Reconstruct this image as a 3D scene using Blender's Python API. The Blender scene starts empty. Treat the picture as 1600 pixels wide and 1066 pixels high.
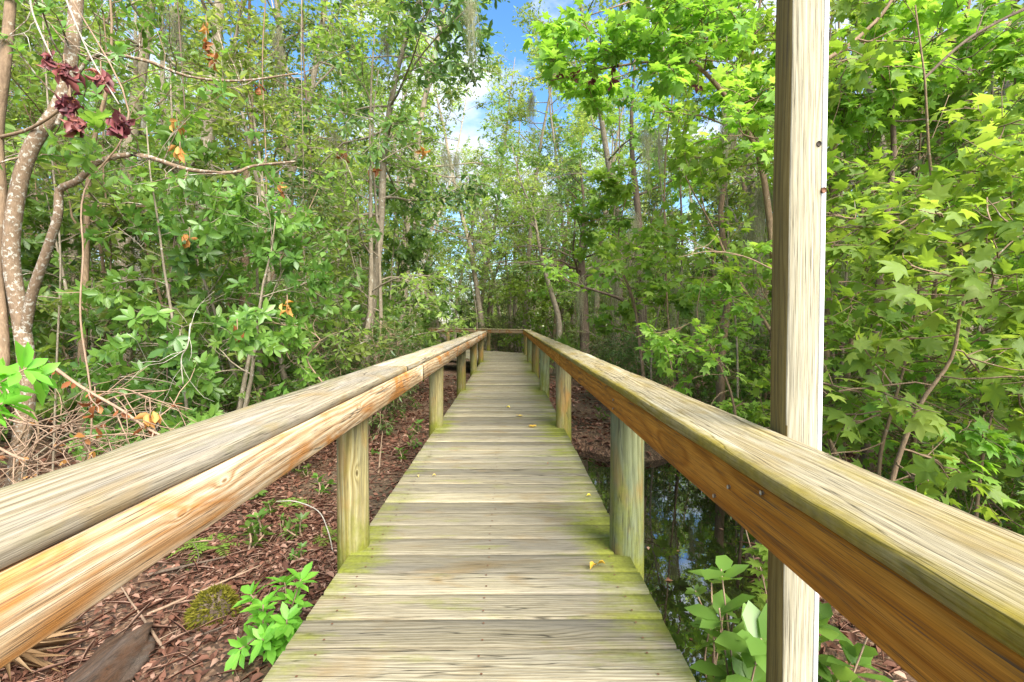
import bpy, math, random
import numpy as np
from mathutils import Vector
R = math.radians
random.seed(7)
SC = bpy.context.scene
COL = SC.collection

# ------------------------------------------------------------------ camera, sky, sun, exposure
CAM_H = 1.05; FPX = 740.0; VPX, VPY = 795.0, 502.0
cam_d = bpy.data.cameras.new('camera'); cam = bpy.data.objects.new('camera', cam_d); COL.objects.link(cam)
cam_d.sensor_width = 36.0; cam_d.lens = 36.0*FPX/1600.0
cam_d.clip_start = 0.05; cam_d.clip_end = 1500
cam.location = (0, 0, CAM_H)
cam.rotation_euler = (R(90-1.2), 0, R(-0.38))
cam_d.shift_y = -15.5/1600.0
SC.camera = cam

SUN_EL, SUN_AZ = 44.0, 152.0      # azimuth clockwise from +Y: behind the camera on the right
w = bpy.data.worlds.new('World'); SC.world = w; w.use_nodes = True
nt = w.node_tree; nt.nodes.clear()
def wn(t, **k):
    n = nt.nodes.new(t)
    for a, b in k.items(): setattr(n, a, b)
    return n
sky = wn('ShaderNodeTexSky'); sky.sky_type = 'NISHITA'; sky.sun_disc = False
sky.sun_elevation = R(SUN_EL); sky.sun_rotation = R(SUN_AZ); sky.air_density = 1.0; sky.dust_density = 0.6; sky.ozone_density = 1.6
tc = wn('ShaderNodeTexCoord'); mp = wn('ShaderNodeMapping'); mp.inputs['Scale'].default_value = (1.0, 1.0, 1.9)
no = wn('ShaderNodeTexNoise'); no.inputs['Scale'].default_value = 3.4; no.inputs['Detail'].default_value = 7; no.inputs['Roughness'].default_value = .56
cr = wn('ShaderNodeValToRGB'); cr.color_ramp.elements[0].position = .47; cr.color_ramp.elements[1].position = .60
no2 = wn('ShaderNodeTexNoise'); no2.inputs['Scale'].default_value = 9; no2.inputs['Detail'].default_value = 6
cr2 = wn('ShaderNodeValToRGB'); cr2.color_ramp.elements[0].color = (2.3, 2.7, 3.4, 1); cr2.color_ramp.elements[1].color = (3.4, 3.6, 3.9, 1)
cr2.color_ramp.elements[0].position = .35; cr2.color_ramp.elements[1].position = .6
hs = wn('ShaderNodeHueSaturation'); hs.inputs['Saturation'].default_value = 1.25; hs.inputs['Value'].default_value = .9
mx = wn('ShaderNodeMixRGB'); bg = wn('ShaderNodeBackground'); bg.inputs['Strength'].default_value = .115
wo = wn('ShaderNodeOutputWorld'); L = nt.links.new
L(tc.outputs['Generated'], mp.inputs[0]); L(mp.outputs[0], no.inputs[0]); L(mp.outputs[0], no2.inputs[0])
L(no.outputs[0], cr.inputs[0]); L(no2.outputs[0], cr2.inputs[0]); L(sky.outputs[0], hs.inputs['Color'])
L(cr.outputs[0], mx.inputs[0]); L(hs.outputs[0], mx.inputs[1]); L(cr2.outputs[0], mx.inputs[2])
L(mx.outputs[0], bg.inputs[0]); L(bg.outputs[0], wo.inputs[0])

sd = bpy.data.lights.new('sun', 'SUN'); sd.energy = 4.0; sd.angle = R(48); sd.color = (1, .95, .86)
so = bpy.data.objects.new('sun', sd); COL.objects.link(so)
az = R(SUN_AZ); el = R(SUN_EL)
dv = Vector((math.sin(az)*math.cos(el), math.cos(az)*math.cos(el), math.sin(el)))
so.rotation_euler = dv.to_track_quat('Z', 'Y').to_euler(); so.location = (4, -6, 14)
SC.view_settings.view_transform = 'Standard'; SC.view_settings.look = 'None'
SC.view_settings.exposure = 1.82; SC.view_settings.gamma = 1
SC.cycles.use_denoising = True
SC.cycles.max_bounces = 10; SC.cycles.diffuse_bounces = 7; SC.cycles.glossy_bounces = 3; SC.cycles.transmission_bounces = 8
SC.cycles.sample_clamp_indirect = 8

GZ = -0.50; WZ = -0.60       # forest floor, swamp water
def px(x, y, Y):
    """the place seen at photo pixel x, y at a real distance Y ahead"""
    return np.array([(x-VPX)/FPX*Y, Y, CAM_H-(y-VPY)/FPX*Y])

# ------------------------------------------------------------------ helpers
def tag(o, label=None, cat=None, group=None, kind=None):
    if label: o['label'] = label
    if cat: o['category'] = cat
    if group: o['group'] = group
    if kind: o['kind'] = kind
    return o
def empty(name, loc, label, cat, group=None):
    o = bpy.data.objects.new(name, None); COL.objects.link(o); o.location = loc; o.empty_display_size = .2
    return tag(o, label, cat, group)

class MB:
    """collects vertices, faces and a per-face random value"""
    def __init__(s): s.v=[]; s.f=[]; s.r=[]; s.n=0; s.a=[]
    def add(s, V, F, rnd=0.0, att=None):
        V = np.asarray(V, float).reshape(-1, 3)
        s.v.append(V); s.f.append((np.asarray(F, int)+s.n)); s.n += len(V)
        s.r.append(np.broadcast_to(np.asarray(rnd, float), (len(F),)).copy())
        s.a.append(np.zeros(len(V)) if att is None else np.asarray(att, float))
    def build(s, name, mats, parent=None, loc=None, smooth=False):
        me = bpy.data.meshes.new(name)
        V = np.concatenate(s.v) if s.v else np.zeros((0, 3))
        if loc is not None: V = V - np.asarray(loc)
        me.vertices.add(len(V)); me.vertices.foreach_set('co', V.astype(np.float32).ravel())
        loops = np.concatenate([f.ravel() for f in s.f]); sizes = np.concatenate([np.full(len(f), f.shape[1]) for f in s.f])
        me.loops.add(len(loops)); me.loops.foreach_set('vertex_index', loops.astype(np.int32))
        me.polygons.add(len(sizes)); st = np.concatenate([[0], np.cumsum(sizes)[:-1]])
        me.polygons.foreach_set('loop_start', st.astype(np.int32)); me.polygons.foreach_set('loop_total', sizes.astype(np.int32))
        if smooth: me.polygons.foreach_set('use_smooth', np.ones(len(sizes), bool))
        me.update(calc_edges=True)
        at = me.attributes.new('rnd', 'FLOAT', 'FACE'); at.data.foreach_set('value', np.concatenate(s.r).astype(np.float32))
        at = me.attributes.new('moss', 'FLOAT', 'POINT'); at.data.foreach_set('value', np.concatenate(s.a).astype(np.float32))
        me.materials.append(mats)
        o = bpy.data.objects.new(name, me); COL.objects.link(o)
        if parent is not None: o.parent = parent
        elif loc is not None: o.location = loc
        return o

def unit(v): return v/np.maximum(np.linalg.norm(v, axis=-1, keepdims=True), 1e-9)

def tube(mb, P, r0, r1=None, sides=6, rnd=0.0, prof=None, cap=True):
    P = np.asarray(P, float); n = len(P)
    if r1 is None: r1 = r0
    rad = np.linspace(r0, r1, n) if prof is None else np.asarray(prof)
    T = unit(np.gradient(P, axis=0)); up = np.array([0, 0, 1.]) if abs(T[0][2]) < .9 else np.array([1., 0, 0])
    u = unit(np.cross(T, up)); v = np.cross(T, u)
    a = np.linspace(0, 2*np.pi, sides, endpoint=False)
    ring = P[:, None]+rad[:, None, None]*(np.cos(a)[None, :, None]*u[:, None]+np.sin(a)[None, :, None]*v[:, None])
    F = []
    i = np.arange(n-1)[:, None]; j = np.arange(sides)[None]
    q = np.stack([i*sides+j, i*sides+(j+1) % sides, (i+1)*sides+(j+1) % sides, (i+1)*sides+j], -1).reshape(-1, 4)
    mb.add(ring.reshape(-1, 3), q, rnd)
    if cap:
        base = mb.n-n*sides
        mb.f.append(np.array([[base+(n-1)*sides+k for k in range(sides)]])); mb.r.append(np.array([rnd]))
def smooth_path(P, k=4):
    """Catmull-Rom through the given points"""
    P = np.asarray(P, float)
    Q = np.vstack([2*P[0]-P[1], P, 2*P[-1]-P[-2]]); out = []
    for i in range(1, len(Q)-2):
        for t in np.linspace(0, 1, k, endpoint=False):
            a, b, c, d = Q[i-1:i+3]
            out.append(.5*((2*b)+(-a+c)*t+(2*a-5*b+4*c-d)*t*t+(-a+3*b-3*c+d)*t**3))
    out.append(P[-1]); return np.array(out)

def profile_beam(mb, y0, y1, xc, zc, w_, h_, bev=.004, step=.06, rnd=0., wob=.0012, rng=None, moss=None, wear=0.0, axis='y', tf=None):
    """a sawn timber along y: rounded section, slightly uneven edges; tf maps local points to the world"""
    b = bev; hw, hh = w_/2, h_/2
    n1 = max(2, int(w_/.02)); top = [(x, hh) for x in np.linspace(hw-b, -hw+b, n1)]
    pts = [(hw, -hh+b), (hw, hh-b)]+top+[(-hw, hh-b), (-hw, -hh+b), (-hw+b, -hh), (hw-b, -hh)]
    pts = np.array(pts); m = len(pts)
    n = max(2, int((y1-y0)/step)+1); Y = np.linspace(y0, y1, n)
    V = np.zeros((n, m, 3)); V[:, :, 0] = pts[None, :, 0]+xc; V[:, :, 2] = pts[None, :, 1]+zc; V[:, :, 1] = Y[:, None]
    if rng is not None:
        ns = np.zeros((n, m))
        for f, a in ((.7, 1.), (2.1, .6), (6.3, .35)):
            ph = rng.uniform(0, 6.28, m); ns += a*np.sin(Y[:, None]*f*6.28+np.cumsum(rng.normal(0, .5, m))[None]+ph[0])
        c = np.array([xc, zc]); d = pts/np.maximum(np.abs(pts).max(0), 1e-6)
        V[:, :, 0] += wob*ns*np.sign(pts[None, :, 0])*(np.abs(d[None, :, 0]) > .9)
        V[:, :, 2] += wob*.7*np.roll(ns, 3, 0)*np.sign(pts[None, :, 1])
        if wear:
            e = (np.abs(pts[:, 0]) > hw-.012)&(pts[:, 1] > 0)
            V[:, :, 2] -= wear*e[None]*np.clip(np.sin(Y[:, None]*3.1)+np.sin(Y[:, None]*7.7+1)+rng.normal(0, .35, (n, 1)), 0, 2)
    V = V.reshape(-1, 3)
    i = np.arange(n-1)[:, None]; j = np.arange(m)[None]
    q = np.stack([i*m+j, i*m+(j+1) % m, (i+1)*m+(j+1) % m, (i+1)*m+j], -1).reshape(-1, 4)
    att = None if moss is None else moss(V)
    if tf is not None: V = tf(V)
    mb.add(V, q, rnd, att); base = mb.n-n*m
    mb.f.append(np.array([[base+k for k in range(m)]])); mb.r.append(np.array([rnd]))
    mb.f.append(np.array([[base+(n-1)*m+k for k in range(m)][::-1]])); mb.r.append(np.array([rnd]))

# ------------------------------------------------------------------ materials
class G:
    def __init__(s, name):
        s.m = bpy.data.materials.new(name); s.m.use_nodes = True; s.nt = s.m.node_tree; s.nt.nodes.clear()
    def n(s, t, ins=None, **k):
        n = s.nt.nodes.new(t)
        for a, b in k.items(): setattr(n, a, b)
        for a, b in (ins or {}).items():
            if isinstance(b, bpy.types.NodeSocket): s.nt.links.new(b, n.inputs[a])
            else: n.inputs[a].default_value = b
        return n
    def math(s, op, a, b=0.0, c=None):
        d = {0: a, 1: b}
        if c is not None: d[2] = c
        return s.n('ShaderNodeMath', d, operation=op).outputs[0]
    def noise(s, vec, scale, detail=5, rough=.55, dist=0.):
        return s.n('ShaderNodeTexNoise', {'Vector': vec, 'Scale': scale, 'Detail': detail, 'Roughness': rough, 'Distortion': dist}).outputs[0]
    def ramp(s, fac, stops):
        n = s.n('ShaderNodeValToRGB', {0: fac}); e = n.color_ramp.elements
        while len(e) < len(stops): e.new(.5)
        for k, (p, c) in enumerate(stops):
            e[k].position = p; e[k].color = (c, c, c, 1) if isinstance(c, (int, float)) else (*c, 1)
        return n.outputs[0]
    def mix(s, f, a, b, mode='MIX'):
        return s.n('ShaderNodeMixRGB', {0: f, 1: a if isinstance(a, bpy.types.NodeSocket) else (*a, 1), 2: b if isinstance(b, bpy.types.NodeSocket) else (*b, 1)}, blend_type=mode).outputs[0]
    def out(s, sh, disp=None):
        o = s.n('ShaderNodeOutputMaterial', {0: sh}); return s.m
    def attr(s, name): return s.n('ShaderNodeAttribute', attribute_name=name).outputs['Fac']

def wood(name, along, light, mid, dark, streak=(.10, .09, .07), stain=None, stain_pos=(.5, .66), moss=.0, ring=55., knot=True, grey=None, rough=.86, bump=.35, bleach=None, mossc=(.20, .25, .025), cream=None, knots=()):
    g = G(name); co = g.n('ShaderNodeTexCoord').outputs['Object']; rnd = g.attr('rnd')
    off = g.n('ShaderNodeCombineXYZ', {0: g.math('MULTIPLY', rnd, 3.7), 1: g.math('MULTIPLY', rnd, 57.), 2: g.math('MULTIPLY', rnd, 2.9)}).outputs[0]
    p = g.n('ShaderNodeVectorMath', {0: co, 1: off}, operation='ADD').outputs[0]
    sc = {'x': (.10, 1, 1), 'y': (1, .10, 1), 'z': (1, 1, .10)}[along]
    ps = g.n('ShaderNodeMapping', {0: p, 'Scale': sc}).outputs[0]
    warp = g.noise(ps, 5., 3, .5)
    sep = g.n('ShaderNodeSeparateXYZ', {0: p})
    cross = {'x': (1, 2), 'y': (0, 2), 'z': (0, 1)}[along]
    c1 = sep.outputs[cross[0]]; c2 = sep.outputs[cross[1]]
    # growth rings: a tilted plane family warped by stretched noise and by knots
    v = g.math('ADD', g.math('MULTIPLY', c1, ring), g.math('MULTIPLY', c2, ring*.6))
    v = g.math('ADD', v, g.math('MULTIPLY', warp, 22.))
    kn = None
    for kp, kr in knots:
        dlt = g.n('ShaderNodeVectorMath', {0: co, 1: kp}, operation='SUBTRACT').outputs[0]
        scv = tuple((1/kr)*(.42 if a_ == along else 1.) for a_ in 'xyz')
        dd = g.n('ShaderNodeVectorMath', {0: g.n('ShaderNodeVectorMath', {0: dlt, 1: scv}, operation='MULTIPLY').outputs[0]}, operation='LENGTH').outputs['Value']
        k1 = g.math('EXPONENT', g.math('MULTIPLY', dd, -1.25)); kn = k1 if kn is None else g.math('MAXIMUM', kn, k1)
    if kn is not None: v = g.math('ADD', v, g.math('MULTIPLY', kn, 6.))
    if knot and kn is None:
        sk = {'x': (1.0, 3.2, 3.2), 'y': (3.2, 1.0, 3.2), 'z': (3.2, 3.2, 1.0)}[along]
        pk = g.n('ShaderNodeMapping', {0: p, 'Scale': sk}).outputs[0]
        vd = g.n('ShaderNodeTexVoronoi', {'Vector': pk, 'Scale': 1.15}).outputs['Distance']
        kn = g.ramp(vd, [(0.0, 1.), (.035, .9), (.07, .35), (.22, 0.)])
        v = g.math('ADD', v, g.math('MULTIPLY', kn, 9.))
    rg = g.math('MULTIPLY_ADD', g.math('SINE', g.math('MULTIPLY', v, 2.6)), .5, .5)
    rg = g.math('POWER', rg, 3.0)
    fine = g.noise(g.n('ShaderNodeMapping', {0: p, 'Scale': {'x': (.012, 1, 1), 'y': (1, .012, 1), 'z': (1, 1, .012)}[along]}).outputs[0], 520., 3, .7)
    fibre = g.noise(ps, 85., 6, .75)
    col = g.mix(g.ramp(fibre, [(.30, 0.), (.68, 1.)]), mid, light)
    col = g.mix(g.math('MULTIPLY', g.math('MULTIPLY', rg, g.math('ADD', fibre, .35)), .8), col, dark)
    if cream:
        cl = g.math('POWER', g.math('MULTIPLY_ADD', g.math('SINE', g.math('MULTIPLY_ADD', v, 2.6, 2.4)), .5, .5), 4.)
        col = g.mix(g.math('MULTIPLY', g.math('MULTIPLY', cl, g.ramp(warp, [(.35, .2), (.6, 1.)])), .75), col, cream)
    if grey:
        gb = g.ramp(g.noise(ps, 7., 5, .6), [(.42, 0.), (.62, 1.)]); col = g.mix(g.math('MULTIPLY', gb, .75), col, grey)
    if stain:
        sb = g.ramp(g.noise(g.n('ShaderNodeMapping', {0: p, 'Scale': {'x': (.35, 1, 1), 'y': (1, .35, 1), 'z': (1, 1, .35)}[along]}).outputs[0], 6.5, 4, .6, .6), [(stain_pos[0], 0.), (stain_pos[1], 1.)])
        col = g.mix(g.math('MULTIPLY', sb, .85), col, stain)
    if bleach:
        bb = g.ramp(g.noise(ps, 11., 3, .5, .4), [(.60, 0.), (.70, 1.)]); col = g.mix(g.math('MULTIPLY', bb, .8), col, bleach)
    sf = g.ramp(g.math('MULTIPLY', fine, g.math('ADD', fibre, .45)), [(.30, 1.), (.40, 0.)])
    col = g.mix(g.math('MULTIPLY', sf, .75), col, streak)
    col = g.mix(1.0, col, g.ramp(fine, [(.32, .55), (.5, 1.), (.68, 1.35)]), 'MULTIPLY')
    ck = g.noise(g.n('ShaderNodeMapping', {0: p, 'Scale': {'x': (.045, 1, 1), 'y': (1, .045, 1), 'z': (1, 1, .045)}[along]}).outputs[0], 26., 3, .5)
    ckm = g.math('MULTIPLY', g.ramp(g.math('ABSOLUTE', g.math('SUBTRACT', ck, .5)), [(.0, 1.), (.017, 0.)]), g.ramp(g.noise(ps, 3.1, 2, .5), [(.46, 0.), (.52, 1.)]))
    col = g.mix(g.math('MULTIPLY', ckm, .85), col, tuple(x*.5 for x in streak))
    if kn is not None: col = g.mix(g.ramp(kn, [(.50, 0.), (.80, .9)]), col, tuple(x*.45 for x in dark))
    # whole board lighter or darker than its neighbours
    hv = g.n('ShaderNodeHueSaturation', {'Value': g.math('MULTIPLY_ADD', g.math('FRACT', g.math('MULTIPLY', rnd, 7.31)), .55, .70), 'Color': col}).outputs[0]
    if moss > 0:
        mo = g.math('ADD', g.attr('moss'), g.math('MULTIPLY', g.math('SUBTRACT', g.noise(g.n('ShaderNodeMapping', {0: p, 'Scale': {'x': (.3, 1, 1), 'y': (1, .4, 1), 'z': (1, 1, .4)}[along]}).outputs[0], 9., 6, .68), .5), 2.4*moss+.6))
        mf = g.ramp(mo, [(.12, 0.), (.75, 1.)])
        mc = g.mix(g.noise(p, 60., 4), tuple(x*.5 for x in mossc), tuple(x*1.7 for x in mossc))
        hv = g.mix(g.math('MULTIPLY', mf, .85), hv, mc)
    ht = g.math('ADD', g.math('MULTIPLY', fibre, .9), g.math('ADD', g.math('MULTIPLY', rg, -.25), g.math('MULTIPLY_ADD', ckm, -1.6, g.math('MULTIPLY', fine, 1.3))))
    bp = g.n('ShaderNodeBump', {'Strength': bump, 'Distance': .004, 'Height': ht}).outputs[0]
    pb = g.n('ShaderNodeBsdfPrincipled', {'Base Color': hv, 'Roughness': rough, 'Normal': bp, 'Specular IOR Level': .18})
    return g.out(pb.outputs[0])

def leafmat(name, c0, c1, c2, trans=.38, rough=.42, spec=.45, back=1.0):
    g = G(name); r = g.attr('rnd'); ob = g.n('ShaderNodeObjectInfo').outputs['Random']
    col = g.ramp(r, [(0., c0), (.55, c1), (1., c2)])
    col = g.n('ShaderNodeHueSaturation', {'Color': col, 'Hue': g.math('MULTIPLY_ADD', ob, .03, .485), 'Value': g.math('MULTIPLY_ADD', ob, .5, .78)}).outputs[0]
    pb = g.n('ShaderNodeBsdfPrincipled', {'Base Color': col, 'Roughness': rough, 'Specular IOR Level': spec}).outputs[0]
    tcol = g.n('ShaderNodeHueSaturation', {'Color': col, 'Hue': .485, 'Saturation': 1.1, 'Value': 1.9}).outputs[0]
    tr = g.n('ShaderNodeBsdfTranslucent', {0: tcol}).outputs[0]
    return g.out(g.n('ShaderNodeMixShader', {0: trans, 1: pb, 2: tr}).outputs[0])

def barkmat(name, a, b, lich=None, lo=.52, scale=1., rough=.9):
    g = G(name); co = g.n('ShaderNodeTexCoord').outputs['Object']
    m = g.n('ShaderNodeMapping', {0: co, 'Scale': (1, 1, .3)}).outputs[0]
    f = g.noise(m, 45*scale, 6, .7); f2 = g.noise(co, 9*scale, 5, .6)
    col = g.mix(g.ramp(f, [(.35, 0.), (.65, 1.)]), a, b)
    col = g.mix(g.math('MULTIPLY', g.ramp(f2, [(.4, 0.), (.7, 1.)]), .5), col, tuple(x*.55 for x in a))
    if lich:
        lf = g.ramp(g.noise(co, 16*scale, 6, .65, .5), [(lo, 0.), (lo+.06, 1.)]); col = g.mix(g.math('MULTIPLY', lf, .85), col, lich)
    bp = g.n('ShaderNodeBump', {'Strength': .8, 'Distance': .012, 'Height': f}).outputs[0]
    return g.out(g.n('ShaderNodeBsdfPrincipled', {'Base Color': col, 'Roughness': rough, 'Normal': bp, 'Specular IOR Level': .2}).outputs[0])

def plain(name, c, rough=.6, metal=0.):
    g = G(name); co = g.n('ShaderNodeTexCoord').outputs['Object']
    col = g.mix(g.noise(co, 40., 5, .6), tuple(x*.8 for x in c), tuple(min(1, x*1.15) for x in c))
    return g.out(g.n('ShaderNodeBsdfPrincipled', {'Base Color': col, 'Roughness': rough, 'Metallic': metal}).outputs[0])

M = {}
M['deck'] = wood('weathered_decking', 'x', (0.315, 0.272, 0.182), (0.228, 0.195, 0.124), (0.126, 0.101, 0.059), grey=(0.172, 0.155, 0.122), moss=.78, ring=150, knot=True, stain=(0.193, 0.139, 0.067), stain_pos=(.54, .70), cream=(0.294, 0.265, 0.185), streak=(0.050, 0.042, 0.027), mossc=(.14, .155, .014))
M['cap_left'] = wood('bleached_cap', 'y', (.41, .345, .235), (.32, .255, .155), (.19, .14, .075), grey=(.30, .265, .215), moss=.38, ring=120, stain=(.32, .22, .095), stain_pos=(.53, .68), bleach=(.46, .43, .375), cream=(.43, .37, .27), streak=(.08, .062, .04), mossc=(.135, .13, .028))
M['cap_right'] = wood('mossy_cap', 'y', (0.387, 0.326, 0.198), (0.273, 0.216, 0.110), (0.114, 0.079, 0.035), grey=(0.238, 0.207, 0.136), moss=.48, ring=140, stain=(0.220, 0.158, 0.053), stain_pos=(.50, .66), bleach=(0.475, 0.427, 0.317), cream=(0.431, 0.374, 0.251), streak=(0.044, 0.033, 0.019), mossc=(.19, .145, .010))
M['fascia_left'] = wood('orange_fascia', 'y', (.50, .365, .225), (.42, .275, .145), (.27, .14, .055), moss=0, ring=180, stain=(.40, .15, .022), stain_pos=(.485, .605), bleach=(.56, .47, .35), cream=(.60, .49, .35), knots=[((-.598, .868, .694), .009), ((-.598, 1.0, .712), .012), ((-.598, 1.9, .70), .010)])
M['fascia_right'] = wood('brown_fascia', 'y', (.48, .21, .028), (.40, .155, .012), (.26, .09, .007), moss=0, ring=120, stain=(.29, .115, .012), stain_pos=(.5, .7), bump=.2, knot=True, cream=(.52, .25, .045))
M['post'] = wood('treated_post', 'z', (.29, .23, .09), (.215, .165, .055), (.12, .085, .03), moss=.66, ring=90, grey=(.18, .175, .10), stain=(.27, .15, .045), stain_pos=(.50, .68), cream=(.34, .30, .16), knots=[((-.69, 2.14, .36), .014), ((.53, 2.10, .42), .010), ((-.70, 4.66, .62), .012)], mossc=(.135, .145, .012))
M['post_green'] = wood('treated_post_green', 'z', (.22, .225, .11), (.165, .175, .075), (.10, .105, .04), moss=.7, ring=80, grey=(.15, .18, .105), stain=(.24, .16, .05), stain_pos=(.48, .66), mossc=(.145, .155, .014), cream=(.25, .26, .14))
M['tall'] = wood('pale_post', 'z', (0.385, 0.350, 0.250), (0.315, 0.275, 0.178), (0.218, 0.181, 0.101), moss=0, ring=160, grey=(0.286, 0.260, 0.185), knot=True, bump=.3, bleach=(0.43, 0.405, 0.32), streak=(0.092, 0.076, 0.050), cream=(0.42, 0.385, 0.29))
M['tall_side_shade'] = wood('post_side_painted_shade', 'z', (.21, .16, .055), (.165, .12, .038), (.12, .082, .024), moss=0, ring=150, knot=False, bump=.3)  # darker, browner copy of the post wood: left-face shade painted into the colour
M['joist'] = wood('dark_joist', 'y', (.16, .13, .08), (.11, .09, .05), (.06, .045, .03), moss=.3, ring=40)
M['white'] = plain('white_paint', (.85, .85, .83), .45)
M['rust'] = plain('rusty_metal', (.16, .07, .035), .7, .3)
M['zinc'] = plain('galvanised_metal', (.45, .43, .38), .45, .8)
M['hole'] = plain('knot_hole', (.03, .02, .012), .9)

M['leaf_gum'] = leafmat('sweetgum_leaf', (.105, .195, .030), (.17, .28, .045), (.27, .38, .075), .48, .5, .3)
M['leaf_bay'] = leafmat('bay_leaf', (.065, .13, .024), (.115, .205, .038), (.20, .31, .06), .42, .36, .5)
M['leaf_dark'] = leafmat('dark_leaf', (.052, .098, .026), (.095, .16, .040), (.155, .235, .06), .38, .38, .5)
M['leaf_fine'] = leafmat('fine_leaf', (.105, .17, .035), (.175, .26, .055), (.27, .36, .09), .5, .5, .3)
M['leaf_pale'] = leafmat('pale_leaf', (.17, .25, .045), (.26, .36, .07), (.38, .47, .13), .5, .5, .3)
M['leaf_bright'] = leafmat('bright_leaf', (.11, .26, .03), (.18, .37, .045), (.29, .48, .075), .35, .42, .4)
M['leaf_dead'] = leafmat('dead_leaf', (.20, .08, .025), (.34, .15, .045), (.50, .25, .08), .3, .6, .3)
M['leaf_yellow'] = leafmat('yellow_leaf', (.62, .42, .04), (.70, .50, .07), (.74, .60, .16), .2, .6, .3)
M['leaf_purple'] = leafmat('wilted_leaf', (.10, .028, .03), (.17, .05, .05), (.25, .08, .07), .1, .5, .4)
M['litter'] = leafmat('litter_leaf', (.07, .032, .020), (.20, .095, .058), (.42, .28, .20), .10, .75, .2)
M['straw'] = leafmat('dry_frond', (.19, .12, .05), (.31, .21, .10), (.42, .31, .17), .2, .7, .2)
M['moss_hang'] = leafmat('hanging_moss', (.18, .175, .11), (.28, .27, .18), (.40, .39, .28), .5, .9, .05)
M['bark'] = barkmat('grey_bark', (.20, .16, .11), (.36, .30, .22), (.50, .49, .42), .60)
M['bark_lichen'] = barkmat('lichen_bark', (.17, .115, .07), (.26, .185, .12), (.43, .41, .34), .53, 2.2)
M['bark_brown'] = barkmat('brown_bark', (.17, .115, .07), (.30, .21, .13), (.36, .34, .26), .62)
M['bark_pale'] = barkmat('pale_bark', (.34, .30, .23), (.52, .47, .38), (.62, .60, .54), .55)
M['bark_dark'] = barkmat('dark_bark', (.10, .07, .05), (.19, .14, .10))
M['twig'] = barkmat('twig_bark', (.26, .17, .11), (.40, .28, .19))

# ------------------------------------------------------------------ leaf templates (base at 0, tip at x = 1, face up)
def tpl_ell():
    V = [(0,0,0),(.30,.165,.035),(.66,.19,.03),(1,0,-.07),(.66,-.19,.03),(.30,-.165,.035),(.31,0,-.012),(.68,0,-.02)]
    F = [(0,6,1),(0,5,6),(1,6,7),(1,7,2),(5,4,7),(5,7,6),(7,3,2),(4,3,7)]
    return np.array(V, float), np.array(F)
def tpl_simple(wd=.24):
    V = [(0,0,0),(.45,wd,.05),(1,0,-.04),(.45,-wd,.05)]
    return np.array(V, float), np.array([(0,2,1),(0,3,2)])
def tpl_star(hi=True):
    c = np.array([.40, 0]); ang = [0, 52, 112]; ln = [.62, .56, .40]
    half = []
    for k, (a, l) in enumerate(zip(ang, ln)):
        half.append((a, l, k))
    out = []
    def pt(a, r, z): out.append((c[0]+r*math.cos(R(a)), c[1]+r*math.sin(R(a)), z))
    seq = []
    for a, l in ((0, .62), (52, .56), (112, .40)):
        if hi and a != 0: seq.append((a-15, l*.66, .0))
        seq.append((a, l, -.07))
        if hi: seq.append((a+15, l*.66, .0))
        seq.append(({0: 27, 52: 82, 112: 146}[a], {0: .29, 52: .27, 112: .24}[a], .015))
    pos = seq; neg = [(-a, r, z) for a, r, z in seq if a != 0][::-1]
    for a, r, z in pos: pt(a, r, z)
    out.append((.13, 0, 0))
    for a, r, z in neg: pt(a, r, z)
    V = [(c[0], 0, .03)]+out; n = len(out)
    F = [(0, 1+i, 1+(i+1) % n) for i in range(n)]
    return np.array(V, float), np.array(F)
ELL, SIM, STAR, STARLO = tpl_ell(), tpl_simple(), tpl_star(True), tpl_star(False)
NARROW = tpl_simple(.13)

def put_leaves(mb, T, P, D, N, S, rnd, width=1.0):
    P = np.asarray(P); D = unit(np.asarray(D)); N = np.asarray(N)
    N = N-D*np.sum(N*D, -1, keepdims=True); N = unit(N); B = np.cross(N, D)
    V, F = T; S = np.broadcast_to(S, (len(P),))[:, None, None]
    W = (V[None, :, 0, None]*D[:, None]+width*V[None, :, 1, None]*B[:, None]+V[None, :, 2, None]*N[:, None])*S+P[:, None]
    n = len(P); Fa = (F[None]+(np.arange(n)*len(V))[:, None, None]).reshape(-1, F.shape[1])
    mb.add(W.reshape(-1, 3), Fa, np.repeat(rnd, len(F)))

def bent(rng, p, d, L_, n=6, wander=.18, grav=-.05):
    P = [np.array(p, float)]; d = unit(np.array(d, float)); s = L_/(n-1)
    for i in range(n-1):
        d = unit(d+rng.normal(0, wander, 3)+np.array([0, 0, grav])); P.append(P[-1]+d*s)
    return np.array(P)

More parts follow.
